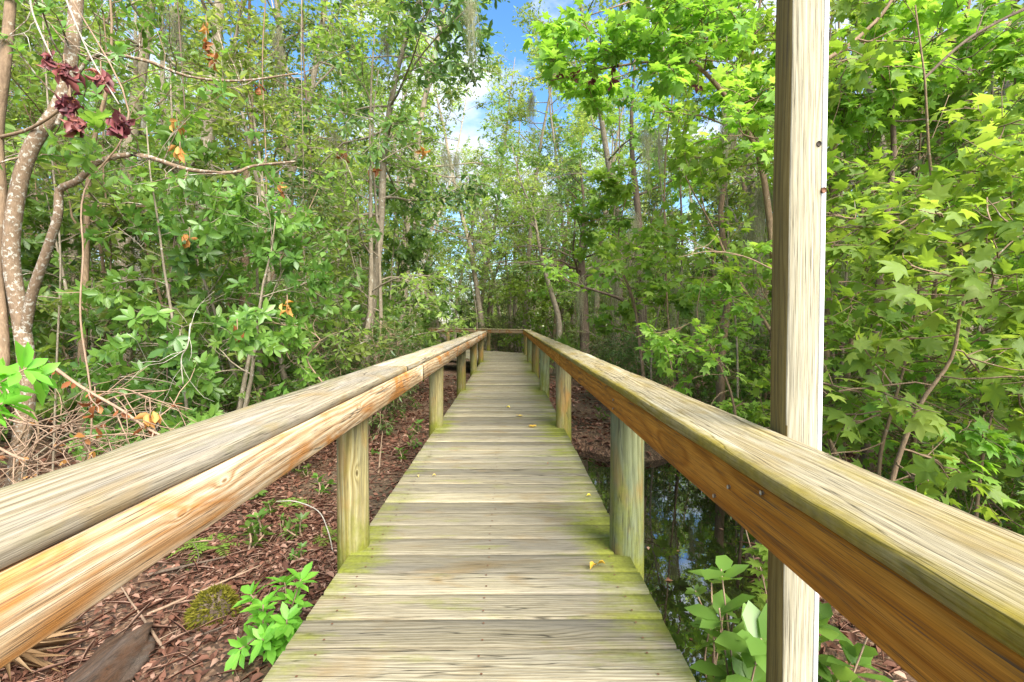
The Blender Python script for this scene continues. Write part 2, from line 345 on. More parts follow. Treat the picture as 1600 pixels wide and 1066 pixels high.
class Leafer:
    def __init__(s, rng): s.rng = rng; s.P=[]; s.D=[]; s.N=[]; s.S=[]; s.C=[]
    def along(s, path, m, size, spread=1.0, t0=.15, flat=.6, droop=.25, shade=0.):
        r = s.rng; n = len(path)-1; t = r.uniform(t0, 1, m)*n; i = np.minimum(t.astype(int), n-1); f = (t-i)[:, None]
        P = path[i]*(1-f)+path[i+1]*f; ax = unit(path[i+1]-path[i])
        D = unit(ax*.5+r.normal(0, 1, (m, 3))*spread*np.array([1, 1, .6])+np.array([0, 0, -droop]))
        N = unit(r.normal(0, 1, (m, 3))*(1-flat)+np.array([0, -.15, 1.])*flat)
        s._a(P+D*size*.12, D, N, size*r.uniform(.45, 1.25, m), np.clip(r.normal(.5, .2, m)+shade, 0, 1))
    def whorl(s, tip, ax, m, size, shade=0.):
        r = s.rng; ax = unit(ax); a = np.cross(ax, [0, 0, 1.]); a = unit(a) if np.linalg.norm(a) > .1 else np.array([1., 0, 0]); b = np.cross(ax, a)
        th = np.arange(m)*2.39996+r.uniform(0, 6.28); k = r.uniform(.15, .9, m)[:, None]
        rad = np.cos(th)[:, None]*a+np.sin(th)[:, None]*b
        D = unit(rad+ax*k+np.array([0, 0, -.1])); N = unit(ax-rad*.4+r.normal(0, .2, (m, 3))+np.array([0, 0, .5]))
        P = tip-ax*size*r.uniform(0, .35, m)[:, None]
        s._a(P, D, N, size*r.uniform(.6, 1.1, m), np.clip(r.normal(.5, .16, m)+shade, 0, 1))
    def _a(s, P, D, N, S, C):
        s.P.append(P); s.D.append(D); s.N.append(N); s.S.append(S); s.C.append(C)
    def build(s, mb, T, width=1.):
        if s.P: put_leaves(mb, T, np.vstack(s.P), np.vstack(s.D), np.vstack(s.N), np.concatenate(s.S), np.concatenate(s.C), width)

def grow(rng, wood_mb, leaf, path, r0, r1, n_limb, limb_len, t0=.3, t1=1., up=(.1, .7), subs=5, twigs=3, twig_len=.35, per=8, size=.08, mode='along',
         sides=7, grav=-.02, face=None, flat=.6, shade_var=.18, spread=1.0, bias=None, wander=.16):
    """limbs, sub-branches and twigs off one stem; leaves on the twigs"""
    tube(wood_mb, path, r0, r1, sides)
    n = len(path)-1
    for k in range(n_limb):
        t = t0+(t1-t0)*(k+rng.uniform(0, 1))/n_limb; x = min(t, .999)*n; i = int(x); p = path[i]*(1-(x-i))+path[i+1]*(x-i)
        a = rng.uniform(0, 6.28) if face is None else face+rng.normal(0, .7)
        u = rng.uniform(*up); d = np.array([math.cos(a)*math.cos(u), math.sin(a)*math.cos(u), math.sin(u)])
        if bias is not None: d = unit(d+np.asarray(bias)*.5)
        Ls = limb_len*(1.15-.65*(t-t0)/max(t1-t0, .01))*rng.uniform(.65, 1.2); rr = (r0+(r1-r0)*t)*.42
        P = bent(rng, p, d, Ls, 7, wander, grav); tube(wood_mb, P, rr, .004, 5)
        sh = rng.normal(0, shade_var)
        for s_ in range(subs):
            ts = .25+.75*(s_+rng.uniform(0, 1))/subs; x = min(ts, .99)*6; i = int(x); q = P[i]*(1-(x-i))+P[i+1]*(x-i)
            d2 = unit(unit(P[i+1]-P[i])+rng.normal(0, .75, 3)*np.array([1, 1, .55])); l2 = Ls*.42*(1.2-.7*ts)+.1
            Q = bent(rng, q, d2, l2, 5, wander*1.2, grav); tube(wood_mb, Q, max(rr*.35, .004), .0025, 3, cap=False)
            for w_ in range(twigs):
                tt = .2+.8*(w_+rng.uniform(0, 1))/twigs; x = min(tt, .99)*4; i = int(x); q2 = Q[i]*(1-(x-i))+Q[i+1]*(x-i)
                d3 = unit(unit(Q[i+1]-Q[i])+rng.normal(0, .7, 3)*np.array([1, 1, .6])); W = bent(rng, q2, d3, twig_len*rng.uniform(.6, 1.2), 4, .15, grav)
                tube(wood_mb, W, .003, .0015, 3, cap=False)
                if mode == 'whorl': leaf.whorl(W[-1], W[-1]-W[-2], per, size, sh); leaf.whorl(W[2], W[2]-W[1], max(2, per//3), size*.8, sh)
                else: leaf.along(W, per, size, spread, flat=flat, shade=sh)
            if mode == 'whorl': leaf.whorl(Q[-1], Q[-1]-Q[-2], per, size, sh)
            else: leaf.along(Q, per, size, spread, flat=flat, shade=sh)

def make_tree(name, crown, seed, H, r, bark, leafm, T, label, cat, group=None, stems=1, lean=.06, stem_path=None, width=1., loc=(0, 0, 0), stem_sides=8, part_trunk='trunk', **kw):
    rng = np.random.default_rng(seed)
    root = empty(name, loc, label, cat, group); wm, lm = MB(), MB(); lf = Leafer(rng)
    for s_ in range(stems):
        if stem_path is not None: P = np.asarray(stem_path)-np.asarray(loc)
        else:
            a = rng.uniform(0, 6.28); sp = (0 if stems == 1 else .12)
            P = bent(rng, (math.cos(a)*sp, math.sin(a)*sp, -.1), (math.cos(a)*(lean+sp*1.8), math.sin(a)*(lean+sp*1.8), 1), H*rng.uniform(.8, 1) if stems > 1 else H, 10, .055, .02)
        grow(rng, wm, lf, P, r*(1 if s_ == 0 else rng.uniform(.5, .9)), r*.12, sides=stem_sides, **kw)
    lf.build(lm, T, width)
    wm.build(part_trunk, M[bark], root, smooth=True); lm.build(crown, M[leafm], root)
    return root
def kids(o): return [c for c in bpy.data.objects if c.parent == o]
def dup(root, ch, loc, rz, sc, label=None, group=None):
    r = root.copy(); COL.objects.link(r); r.location = loc; r.rotation_euler = (0, 0, rz); r.scale = (sc, sc, sc)
    if label: r['label'] = label
    if group: r['group'] = group
    for c in ch:
        d = c.copy(); COL.objects.link(d); d.parent = r
    return r

# ================================================================== SETTING: forest floor and water
def in_pool(x, y):
    """>0 inside the swamp pool on the right of the boardwalk"""
    xr = 1.75+.25*np.sin(y*1.9)+.12*np.sin(y*4.7+1)+np.clip((y-3.2)*.5, 0, 1.2)
    e = np.minimum(np.minimum(x+.35+.1*np.sin(y*3), xr-x), np.minimum(6.0+.35*np.sin(x*3)-y, y+1.5))
    return e
def ground_z(x, y):
    z = GZ+.035*np.sin(x*1.3+y*.7)+.03*np.sin(x*.5-y*1.1+2)+.012*np.sin(x*5.1+y*3.3)+.010*np.sin(x*9.3-y*7.1)
    return z-np.clip(in_pool(x, y)*.9, -.03, .32)
ax_ = np.concatenate([np.linspace(-90, -9, 28), np.arange(-8.9, 9, .11), np.linspace(9, 90, 28)])
ay_ = np.concatenate([np.linspace(-20, -1.3, 10), np.arange(-1.2, 17, .11), np.linspace(17.2, 130, 50)])
gx, gy = np.meshgrid(ax_, ay_); gz = ground_z(gx, gy)
mb = MB(); nx, ny = len(ax_), len(ay_)
i, j = np.meshgrid(np.arange(ny-1), np.arange(nx-1), indexing='ij')
mb.add(np.stack([gx, gy, gz], -1).reshape(-1, 3), np.stack([i*nx+j, i*nx+j+1, (i+1)*nx+j+1, (i+1)*nx+j], -1).reshape(-1, 4))
g = G('forest_floor'); co = g.n('ShaderNodeTexCoord').outputs['Object']
vc = g.n('ShaderNodeTexVoronoi', {'Vector': co, 'Scale': 62.}).outputs['Color']
sx = g.n('ShaderNodeSeparateXYZ', {0: vc}).outputs[0]
col = g.ramp(sx, [(0, (.035, .020, .012)), (.45, (.11, .055, .030)), (.8, (.20, .11, .06)), (1, (.30, .19, .12))])
col = g.mix(g.ramp(g.noise(co, 1.6, 6, .6), [(.45, 0.), (.65, .8)]), col, (.045, .04, .02))
bp = g.n('ShaderNodeBump', {'Strength': .7, 'Distance': .02, 'Height': g.noise(co, 40, 6, .7)}).outputs[0]
M['floor'] = g.out(g.n('ShaderNodeBsdfPrincipled', {'Base Color': col, 'Roughness': .85, 'Normal': bp}).outputs[0])
tag(mb.build('ground', M['floor'], smooth=True), kind='structure')
g = G('swamp_water'); co = g.n('ShaderNodeTexCoord').outputs['Object']
bp = g.n('ShaderNodeBump', {'Strength': .06, 'Distance': .01, 'Height': g.noise(co, 5, 3, .5)}).outputs[0]
M['water'] = g.out(g.n('ShaderNodeBsdfPrincipled', {'Base Color': (.008, .007, .004, 1), 'Roughness': .015, 'IOR': 2.6, 'Specular IOR Level': .8, 'Normal': bp}).outputs[0])
mb = MB(); mb.add([(-1.2, -1.9, WZ), (4.5, -1.9, WZ), (4.5, 7.2, WZ), (-1.2, 7.2, WZ)], [(0, 1, 2, 3)])
tag(mb.build('water', M['water']), kind='structure')

# leaf litter
rng = np.random.default_rng(3)
def scatter(n, x0, x1, y0, y1, keep=None):
    x = rng.uniform(x0, x1, n); y = rng.uniform(y0, y1, n)
    k = in_pool(x, y) < .13
    k &= rng.uniform(0, 1, n) < np.clip(.62+.55*np.sin(x*2.3+1.3*np.sin(y*1.7))+.45*np.sin(y*2.9+x*1.1), .16, 1)
    if keep is not None: k &= keep(x, y)
    return x[k], y[k]
mb = MB()
for (n, x0, x1, y0, y1, s0, lift) in ((30000, -4.2, -.55, 1.2, 5.5, .042, .02), (22000, -9, -.4, 5.5, 13, .06, .02), (16000, .3, 4.5, 1., 5.5, .045, .02), (15000, .3, 9, 5.2, 13, .07, .02), (4000, -9, -4, 1, 6, .07, .02)):
    x, y = scatter(n, x0, x1, y0, y1); m = len(x)
    P = np.stack([x, y, ground_z(x, y)+rng.uniform(.002, lift, m)], -1)
    D = unit(np.stack([rng.normal(0, 1, m), rng.normal(0, 1, m), rng.normal(0, .28, m)], -1))
    N = unit(np.stack([rng.normal(0, .35, m), rng.normal(0, .35, m), np.ones(m)], -1))
    hf = m//2; Vc, Fc = ELL; Vc = Vc.copy(); Vc[:, 2] += .8*np.abs(Vc[:, 1])+.10*np.sin(Vc[:, 0]*4)
    rr_ = np.clip(rng.beta(1.3, 1.9, m), 0, 1); ss_ = s0*rng.uniform(.5, 1.6, m)
    put_leaves(mb, (Vc, Fc), P[:hf], D[:hf], N[:hf], ss_[:hf], rr_[:hf], 1.25)
    put_leaves(mb, tpl_simple(.22), P[hf:], D[hf:], N[hf:], ss_[hf:], rr_[hf:], 1.)
    q_ = m//4; put_leaves(mb, tpl_simple(.009), P[:q_]+[0, 0, .010], unit(rng.normal(0, 1, (q_, 3))*[1, 1, .12]), N[:q_], rng.uniform(.08, .25, q_), rng.uniform(.5, 1., q_), 1.)
tag(mb.build('leaf_litter', M['litter']), 'brown fallen leaves covering the damp forest floor', 'leaf litter', kind='stuff')
mb = MB(); n = 260
x = rng.uniform(.6, 3.2, n); y = rng.uniform(1.2, 6.1, n); k = (in_pool(x, y) > .1)&(rng.uniform(0, 1, n) < np.clip(.25+(y-3)*.2, .12, .9)); x, y = x[k], y[k]; m = len(x)
put_leaves(mb, tpl_simple(.25), np.stack([x, y, np.full(m, WZ+.004)], -1), np.stack([rng.normal(0, 1, m), rng.normal(0, 1, m), np.zeros(m)], -1), np.tile([0, 0, 1.], (m, 1)), rng.uniform(.02, .055, m), rng.uniform(.1, .9, m))
tag(mb.build('floating_leaves', M['litter']), 'small brown leaves floating on the black pool', 'floating leaves', kind='stuff')

# ================================================================== BOARDWALK
POSTY = [-.35, 2.2, 4.72, 7.24, 9.76, 12.28]
XL, XR = -.717, .541                 # deck edges
LI, RI = -.598, .460                 # inner faces of the rail boards
rail_top = .78
rng = np.random.default_rng(11)
walk = empty('boardwalk', (0, 0, 0), 'weathered timber boardwalk of cross planks with low rails on both sides', 'boardwalk')
def deck_moss(V):
    m = np.zeros(len(V))
    for y in POSTY:
        m += .62*np.exp(-((V[:, 0]-XR+.02)/.17)**2-((V[:, 1]-y+.05)/.42)**2)+.55*np.exp(-((V[:, 0]-XL-.02)/.12)**2-((V[:, 1]-y)/.30)**2)
    m += .44*np.exp(-((V[:, 0]-XR)/.24)**2)+.30*np.exp(-((V[:, 0]-XL)/.18)**2)+.06
    return m-.10
mb = MB(); y = -1.2; PITCH = .1545
def xtf(V): return np.stack([V[:, 1], V[:, 0], V[:, 2]], -1)[:, [0, 1, 2]]
while y < 15.7:
    e0, e1 = XL-rng.uniform(0, .006), XR+rng.uniform(0, .006)
    if y > 12.9: e0 = XL-(y-12.9)*1.0
    yy = y+rng.normal(0, .0008); wd = .1475+rng.normal(0, .0016)
    tilt = rng.normal(0, .0035); dz = rng.normal(0, .0012)
    def tf(V, yy=yy, tilt=tilt, dz=dz):
        W = np.stack([V[:, 1], V[:, 0], V[:, 2]], -1); W[:, 2] += (W[:, 1]-yy)*tilt+dz; return W
    def ms(V): return deck_moss(np.stack([V[:, 1], V[:, 0], V[:, 2]], -1))
    profile_beam(mb, e0, e1, yy, -.016, wd, .030, .007, .08, rnd=rng.uniform(0, 1), wob=.0006, rng=rng, moss=ms, tf=tf)
    y += PITCH
# the stretch that turns away diagonally to the left
c45, s45 = math.cos(R(135)), math.sin(R(135))
def diag(V):       # local (across, along, z) to world: along runs up and left
    al, ac = V[:, 1], V[:, 0]
    return np.stack([.54+al*c45-ac*s45*-1*-1, 15.75+al*s45+ac*c45*-1*-1, V[:, 2]], -1)
al = .0
while al < 8:
    def tf(V, al=al):
        a = V[:, 0]+al; cxs = V[:, 1]
        return np.stack([.55-a*.7071-cxs*.7071, 15.78+a*.7071-cxs*.7071, V[:, 2]], -1)
    profile_beam(mb, 0.0, 1.3, 0, -.030, .150, .026, .005, .1, rnd=rng.uniform(0, 1), wob=.0006, rng=rng, moss=lambda V: np.full(len(V), .0), tf=tf)
    al += PITCH
nf0 = sum(len(f) for f in mb.f)
for k in range(100):
    yb = -1.2+k*PITCH
    for xn in (XL+.10, -.09, XR-.10):
        for dy in (-.04, .04):
            a = np.linspace(0, 6.28, 7)[:-1]; cx, cy = xn+rng.normal(0, .006), yb+dy+rng.normal(0, .004)
            mb.add(np.stack([cx+.0042*np.cos(a), cy+.0042*np.sin(a), np.full(6, .0035)], -1), [(0, 1, 2, 3, 4, 5)])
dk = mb.build('decking', M['deck'], walk); dk.data.materials.append(M['rust'])
mi = np.zeros(len(dk.data.polygons), np.int32); mi[nf0:] = 1; dk.data.polygons.foreach_set('material_index', mi)
for xj in (XL+.06, -.09, XR-.06):
    mb = MB(); profile_beam(mb, -1.3, 13.0 if xj < -.5 else 15.9, xj, -.125, .038, .18, .003, .5, rnd=xj, rng=rng); mb.build('joist', M['joist'], walk)
mb = MB(); profile_beam(mb, 0, 8, 0, -.135, .038, .18, .003, .5, rnd=.3, rng=rng, tf=lambda V: np.stack([.55-V[:, 1]*.7071-(V[:, 0]+1.22)*.7071, 15.78+V[:, 1]*.7071-(V[:, 0]+1.22)*.7071, V[:, 2]], -1)); mb.build('joist', M['joist'], walk)
# round posts
def round_post(x, y, mat, top=.742, rad=.068, seed=0):
    r_ = np.random.default_rng(seed); m_ = MB(); n = 26; k = 22
    zz = np.linspace(-.95, top, n); a = np.linspace(0, 2*np.pi, k, endpoint=False)
    rr = rad*(1+.018*np.sin(a*3+seed)[None]+.012*np.sin(zz*5+seed)[:, None]+.01*np.sin(a*7+zz[:, None]*2)); lx, ly = r_.normal(0, .004, 2)
    V = np.stack([x+rr*np.cos(a)+lx*zz[:, None], y+rr*np.sin(a)+ly*zz[:, None], np.broadcast_to(zz[:, None], rr.shape)], -1)
    i, j = np.meshgrid(np.arange(n-1), np.arange(k), indexing='ij')
    moss = .48*np.exp(-((zz-.0)/.28)**2)+.35*(zz < 0)-.05
    m_.add(V.reshape(-1, 3), np.stack([i*k+j, i*k+(j+1) % k, (i+1)*k+(j+1) % k, (i+1)*k+j], -1).reshape(-1, 4), r_.uniform(0, 1), np.repeat(moss, k))
    m_.add(V[-1], [tuple(range(k))], .5)
    return m_.build('post', M[mat], walk, smooth=True)
for k, y in enumerate(POSTY):
    round_post(-.728, y, 'post', seed=k+1, rad=.071)
    round_post(.545, y-.03, 'post' if k % 2 == 0 or k == 1 and False else 'post_green', seed=k+20, rad=.077, top=.650)
round_post(.545, 14.9, 'post', seed=41, rad=.077, top=.65)
for a_ in (1.9, 4.3, 6.7): round_post(.55-a_*.7071+.06, 15.78+a_*.7071+.06, 'post', seed=int(a_*9))
# rails: cap boards and fascia boards
def rail(side, y0, joints, y1):
    ys = [y0]+joints+[y1]
    for k in range(len(ys)-1):
        a, b = ys[k]+.0015, ys[k+1]-.0015
        m_ = MB(); rn = {('l', 0): .31, ('r', 0): .62}.get((side, k), rng.uniform(0, 1))
        if side == 'l':
            profile_beam(m_, a, b, LI-.1345+.012, rail_top-.015, .202+.02, .031, .0035, .04, rnd=rn, rng=rng, wob=.0012, wear=.0018, moss=lambda V: .05+.30*np.exp(-((V[:, 0]+.83)/.05)**2))
            m_.build('rail_cap', M['cap_left'], walk, smooth=False)
        else:
            profile_beam(m_, a, b, RI+.098-.004, rail_top-.015, .196, .031, .004, .04, rnd=rn, rng=rng, wob=.0012, wear=.0018, moss=lambda V: .04+.62*np.exp(-((V[:, 0]-RI)/.026)**2)+.25*np.exp(-((V[:, 0]-RI-.15)/.02)**2))
            m_.build('rail_cap', M['cap_right'], walk, smooth=False)
def fascia(side, y0, joints, y1):
    ys = [y0]+joints+[y1]
    for k in range(len(ys)-1):
        a, b = ys[k]+.0015, ys[k+1]-.0015; m_ = MB()
        xc = LI-.019-.003 if side == 'l' else RI+.019+.005
        profile_beam(m_, a, b, xc, rail_top-.0325-.0565, .036, .113, .005, .06, rnd={('l', 0): .12, ('r', 0): .45}.get((side, k), rng.uniform(0, 1)), rng=rng, wob=.0008)
        m_.build('rail_board', M['fascia_left' if side == 'l' else 'fascia_right'], walk)
rail('l', -.9, [2.83, 6.5, 10.2], 12.9); rail('r', -.9, [5.6, 9.3, 12.9], 15.62)
fascia('l', -.9, [3.3, 7.24], 12.9); fascia('r', -.9, [4.4, 8.1, 11.8], 15.62)
def dtf(V): return np.stack([.62-V[:, 1]*.7071+V[:, 0]*.7071, 15.66+V[:, 1]*.62+V[:, 0]*.7071, V[:, 2]], -1)
m_ = MB(); profile_beam(m_, -.05, 6.5, .03, rail_top-.015, .19, .031, .006, .1, rnd=.4, rng=rng, tf=dtf); m_.build('rail_cap', M['cap_right'], walk)
m_ = MB(); profile_beam(m_, 0.02, 6.5, -.03, rail_top-.089, .036, .113, .005, .1, rnd=.7, rng=rng, tf=dtf); m_.build('rail_board', M['fascia_left'], walk)
for (yy, zz) in ((.86, .735), (.99, .70), (1.06, .655), (2.1, .70), (2.1, .66)):
    a = np.linspace(0, 6.28, 9)[:-1]; m_ = MB()
    m_.add(np.vstack([np.stack([np.full(8, RI+.002), yy+.0045*np.cos(a), zz+.0045*np.sin(a)], -1), np.stack([np.full(8, RI+.008), yy+.0045*np.cos(a), zz+.0045*np.sin(a)], -1)]), [(q, (q+1) % 8, 8+(q+1) % 8, 8+q) for q in range(8)])
    m_.f.append(np.array([list(range(8))])); m_.r.append(np.array([0.])); m_.build('bolt_head', M['zinc'], walk)

# the tall square post right beside the rail, at the near end
tp = empty('tall_post', (0, 0, 0), 'tall square bare timber post with white edge trim rising outside the right rail', 'post')
m_ = MB(); PX0, PX1, PY0, PY1 = .664, .739, 1.125, 1.20
profile_beam(m_, -.9, 3.2, 0, 0, PX1-PX0, PY1-PY0, .003, .1, rnd=.2, rng=rng, wob=.0006, tf=lambda V: np.stack([(PX0+PX1)/2+V[:, 0]+.006*(V[:, 1]-.5)*.6, (PY0+PY1)/2-V[:, 2], V[:, 1]], -1))
tb = m_.build('timber', M['tall'], tp); tb.data.materials.append(M['tall_side_shade'])
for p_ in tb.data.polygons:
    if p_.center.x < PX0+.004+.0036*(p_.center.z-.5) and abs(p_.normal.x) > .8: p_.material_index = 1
m_ = MB(); profile_beam(m_, -.9, 3.2, 0, 0, .0095, .05, .001, .3, rnd=.0, tf=lambda V: np.stack([PX1+.0055+V[:, 0]+.006*(V[:, 1]-.5)*.6, PY0+.024-V[:, 2], V[:, 1]], -1)); m_.build('edge_trim', M['white'], tp)
def disc(x, y, z, r_, mat, name, par, d=.004, sides=12):
    m2 = MB(); a = np.linspace(0, 6.28, sides+1)[:-1]
    Vf = np.stack([x+r_*np.cos(a), np.full(sides, y), z+r_*1.2*np.sin(a)], -1); Vb = Vf+np.array([0, d, 0])
    m2.add(np.vstack([Vf, Vb]), [(k, (k+1) % sides, sides+(k+1) % sides, sides+k) for k in range(sides)], .2); m2.f.append(np.array([list(range(sides))])); m2.r.append(np.array([.2]))
    return m2.build(name, mat, par)
disc(.7305+.003, PY0-.002, 1.05+(502-226)/740*1.125, .0055, M['hole'], 'knot', tp)
disc(PX1+.0065, PY0-.004, 1.05+(502-298)/740*1.125, .006, M['rust'], 'nail', tp, .01)

# fallen leaves on the planks
lab = [('curled orange leaf on the decking beside the nearest right post', 933, 890, .050, 'leaf_yellow'),
       ('small yellow leaf on the right edge of the decking, past the nearest right post', 925, 779, .03, 'leaf_yellow'),
       ('flat pale yellow lobed leaf lying on the decking well ahead', 833, 670, .085, 'leaf_yellow'),
       ('curled orange leaf on the decking just past the flat pale lobed leaf', 810, 652, .06, 'leaf_yellow'),
       ('tiny yellow leaf farthest along the decking', 791, 638, .05, 'leaf_yellow'),
       ('small tan leaf on the left of the decking, outermost of two side by side', 652, 746, .028, 'leaf_yellow'),
       ('small tan leaf on the left of the decking, inner of two side by side', 681, 746, .028, 'leaf_yellow'),
       ('tiny brown leaf on the decking near the second right post', 858, 727, .02, 'leaf_dead')]
for k, (l_, x, y, s_, mt) in enumerate(lab):
    Y = CAM_H*FPX/(y-VPY); p = np.array([(x-VPX)/FPX*Y, Y, .006]); m_ = MB(); r_ = np.random.default_rng(k)
    T = STAR if 'lobed' in l_ else ELL; th = r_.uniform(0, 6.28)
    V, F = T; V = V.copy(); cur = .0 if 'flat' in l_ else 1.2
    V[:, 2] += cur*np.abs(V[:, 1])+.15*np.sin(V[:, 0]*3)+.02; V[:, 1] *= 1.3
    put_leaves(m_, (V, F), [(0, 0, 0)], [(math.cos(th), math.sin(th), .05)], [(0, 0, 1.)], s_, np.array([.2+.15*k % 1]))
    if 'curled' in l_: put_leaves(m_, (V, F), [(.006, .004, .002)], [(math.cos(th+2), math.sin(th+2), .2)], [(0, .3, 1.)], s_*.7, np.array([.1]))
    o = m_.build('fallen_leaf', M[mt]); o.location = p
    tag(o, l_, 'fallen leaf', 'leaves fallen on the boardwalk')

# ================================================================== VEGETATION
# --- prototypes
kw_can = dict(n_limb=24, limb_len=2.6, t0=.22, up=(-.1, .8), subs=6, twigs=5, twig_len=.55, per=8, size=.135)
protos = {}
def proto(key, *a, **k):
    o = make_tree(*a, **k); protos[key] = (o, kids(o)); return o
proto('can1', 'canopy_tree', 'crown', 101, 14, .15, 'bark', 'leaf_fine', SIM, 'x', 'tree', **kw_can)
proto('can2', 'canopy_tree', 'crown', 102, 15, .13, 'bark', 'leaf_pale', SIM, 'x', 'tree', n_limb=24, limb_len=2.4, t0=.28, up=(0, .9), subs=6, twigs=5, twig_len=.5, per=7, size=.13)
proto('can3', 'canopy_tree', 'crown', 103, 12, .12, 'bark_brown', 'leaf_dark', SIM, 'x', 'tree', n_limb=26, limb_len=2.1, t0=.18, up=(-.1, .6), subs=6, twigs=5, twig_len=.45, per=8, size=.125)
proto('can4', 'gum_tree', 'crown', 104, 11, .11, 'bark_brown', 'leaf_gum', STARLO, 'x', 'tree', n_limb=24, limb_len=2.3, t0=.15, up=(-.1, .5), subs=6, twigs=4, twig_len=.45, per=7, size=.16)
proto('und1', 'understory_tree', 'crown', 105, 5, .05, 'bark', 'leaf_fine', SIM, 'x', 'tree', stems=2, n_limb=13, limb_len=1.3, t0=.1, up=(0, .8), subs=5, twigs=4, twig_len=.3, per=7, size=.09)
proto('und2', 'understory_tree', 'crown', 106, 4.5, .045, 'bark', 'leaf_bay', ELL, 'x', 'tree', stems=3, n_limb=10, limb_len=1.1, t0=.1, up=(0, .8), subs=4, twigs=3, twig_len=.28, per=7, size=.155, mode='whorl')
proto('und3', 'understory_tree', 'crown', 107, 4.5, .04, 'bark_brown', 'leaf_dark', NARROW, 'x', 'tree', stems=3, n_limb=12, limb_len=1.1, t0=.08, up=(.1, .9), subs=4, twigs=4, twig_len=.3, per=9, size=.10)
proto('gum', 'gum_sapling', 'crown', 108, 4.6, .035, 'bark_brown', 'leaf_gum', STARLO, 'x', 'tree', stems=2, n_limb=12, limb_len=1.3, t0=.08, up=(-.1, .5), subs=5, twigs=3, twig_len=.3, per=6, size=.125)
proto('low1', 'low_shrub', 'foliage', 109, 1.5, .014, 'twig', 'leaf_bay', ELL, 'x', 'shrub', stems=5, n_limb=6, limb_len=.5, t0=.1, up=(.2, 1.1), subs=3, twigs=2, twig_len=.15, per=6, size=.085, mode='whorl', part_trunk='stems', stem_sides=4)
proto('low2', 'low_shrub', 'foliage', 110, 1.6, .012, 'twig', 'leaf_dark', NARROW, 'x', 'shrub', stems=6, n_limb=7, limb_len=.5, t0=.05, up=(.2, 1.1), subs=3, twigs=3, twig_len=.18, per=8, size=.08, part_trunk='stems', stem_sides=4)
proto('bare', 'bare_tree', 'twigs', 111, 9, .04, 'bark', 'leaf_pale', SIM, 'x', 'tree', stems=2, n_limb=14, limb_len=1.8, t0=.3, up=(.2, 1.1), subs=4, twigs=4, twig_len=.4, per=5, size=.10)

def fan_palm(seed):
    r_ = np.random.default_rng(seed); root = empty('palmetto', (0, 0, 0), 'x', 'palm')
    sm, fm = MB(), MB()
    for k in range(11):
        a = r_.uniform(0, 6.28); u = r_.uniform(.5, 1.35); P = bent(r_, (0, 0, 0), (math.cos(a)*math.cos(u), math.sin(a)*math.cos(u), math.sin(u)), r_.uniform(.6, 1.0), 6, .03, -.06)
        tube(sm, P, .008, .005, 4); tip = P[-1]; ax = unit(P[-1]-P[-2]); sd_ = unit(np.cross(ax, [0, 0, 1.])); nn = np.cross(sd_, ax)
        th = np.linspace(-1.9, 1.9, 24); D = np.cos(th)[:, None]*ax+np.sin(th)[:, None]*sd_
        D = unit(D+np.array([0, 0, -.12])+r_.normal(0, .03, D.shape)); N = np.tile(nn, (24, 1))+np.sin(th)[:, None]*.3*sd_
        put_leaves(fm, tpl_simple(.045), np.tile(tip, (24, 1)), D, N, .48*(1-.18*np.abs(th)/1.9), np.clip(r_.normal(.5, .12, 24), 0, 1))
    sm.build('stems', M['leaf_dark'], root); fm.build('fronds', M['leaf_fine'], root)
    return root
o = fan_palm(5); protos['palm'] = (o, kids(o))
used = set()
def place(key, x, y, rz, s_, label, group=None):
    o, ch = protos[key]; z = float(ground_z(np.array(x), np.array(y)))-.03
    if key not in used:
        used.add(key); o.location = (x, y, z); o.rotation_euler = (0, 0, rz); o.scale = (s_,)*3; o['label'] = label
        if group: o['group'] = group
        return o
    return dup(o, ch, (x, y, z), rz, s_, label, group)

rng = np.random.default_rng(2024)
DESC = {'can1': 'tall slender grey-barked tree', 'can2': 'tall pale-barked light green tree', 'can3': 'dark leafy brown-barked tree', 'can4': 'tall star-leaved green tree',
        'und1': 'thin-stemmed feathery small tree', 'und2': 'small whorl-leaved glossy tree', 'und3': 'dark narrow-leaved small tree', 'gum': 'star-leaved sapling', 'low1': 'low glossy-leaved shrub',
        'low2': 'low dark narrow-leaved shrub', 'bare': 'spindly pale nearly bare tree', 'palm': 'fan-leaved palmetto'}
def where(x, y):
    if abs(x) < .12*y+1 and y > 16: return 'beyond the boardwalk bend'
    s_ = 'left' if x < 0 else 'right'
    return ('close behind the %s rail' if y < 7 else 'in woods off the %s rail' if y < 18 else 'deep in woods off the %s rail') % s_
pts = []
def free(x, y, d):
    return all((x-a)**2+(y-b)**2 > d*d for a, b in pts)
def corridor(x, y, m=1.5):
    if 7 < y < 17 and -.20 < x/y < -.03: return True
    if y < 16.5 and abs(x) < m: return True
    if y >= 14 and y < 23 and abs((x-.0)+(y-15.8)) < 2.2: return True     # diagonal stretch
    return False
def fill(keys, n, y0, y1, d, smin, smax, xf=1.12, margin=1.6, cond=None):
    c = 0; tries = 0
    while c < n and tries < n*60:
        tries += 1; y = y0+(y1-y0)*rng.uniform(0, 1)**.8; x = rng.uniform(-1, 1)*(xf*y+1.5)
        if corridor(x, y, margin) or in_pool(np.array(x), np.array(y)) > -.1 or not free(x, y, d): continue
        if cond and not cond(x, y): continue
        pts.append((x, y)); c += 1
        k = keys(x, y); s_ = rng.uniform(smin, smax)
        place(k, x, y, rng.uniform(0, 6.28), s_, DESC[k]+' '+where(x, y), DESC[k]+' '+where(x, y))
def pick(*opts):
    ks = [o[0] for o in opts]; ws = np.array([o[1] for o in opts], float); ws /= ws.sum()
    return ks[int(rng.choice(len(ks), p=ws))]
clear_leaning = lambda x, y: not (y < 15 and -.36 < x/y < -.20) and not (y < 27 and .22 < x/y < .50)
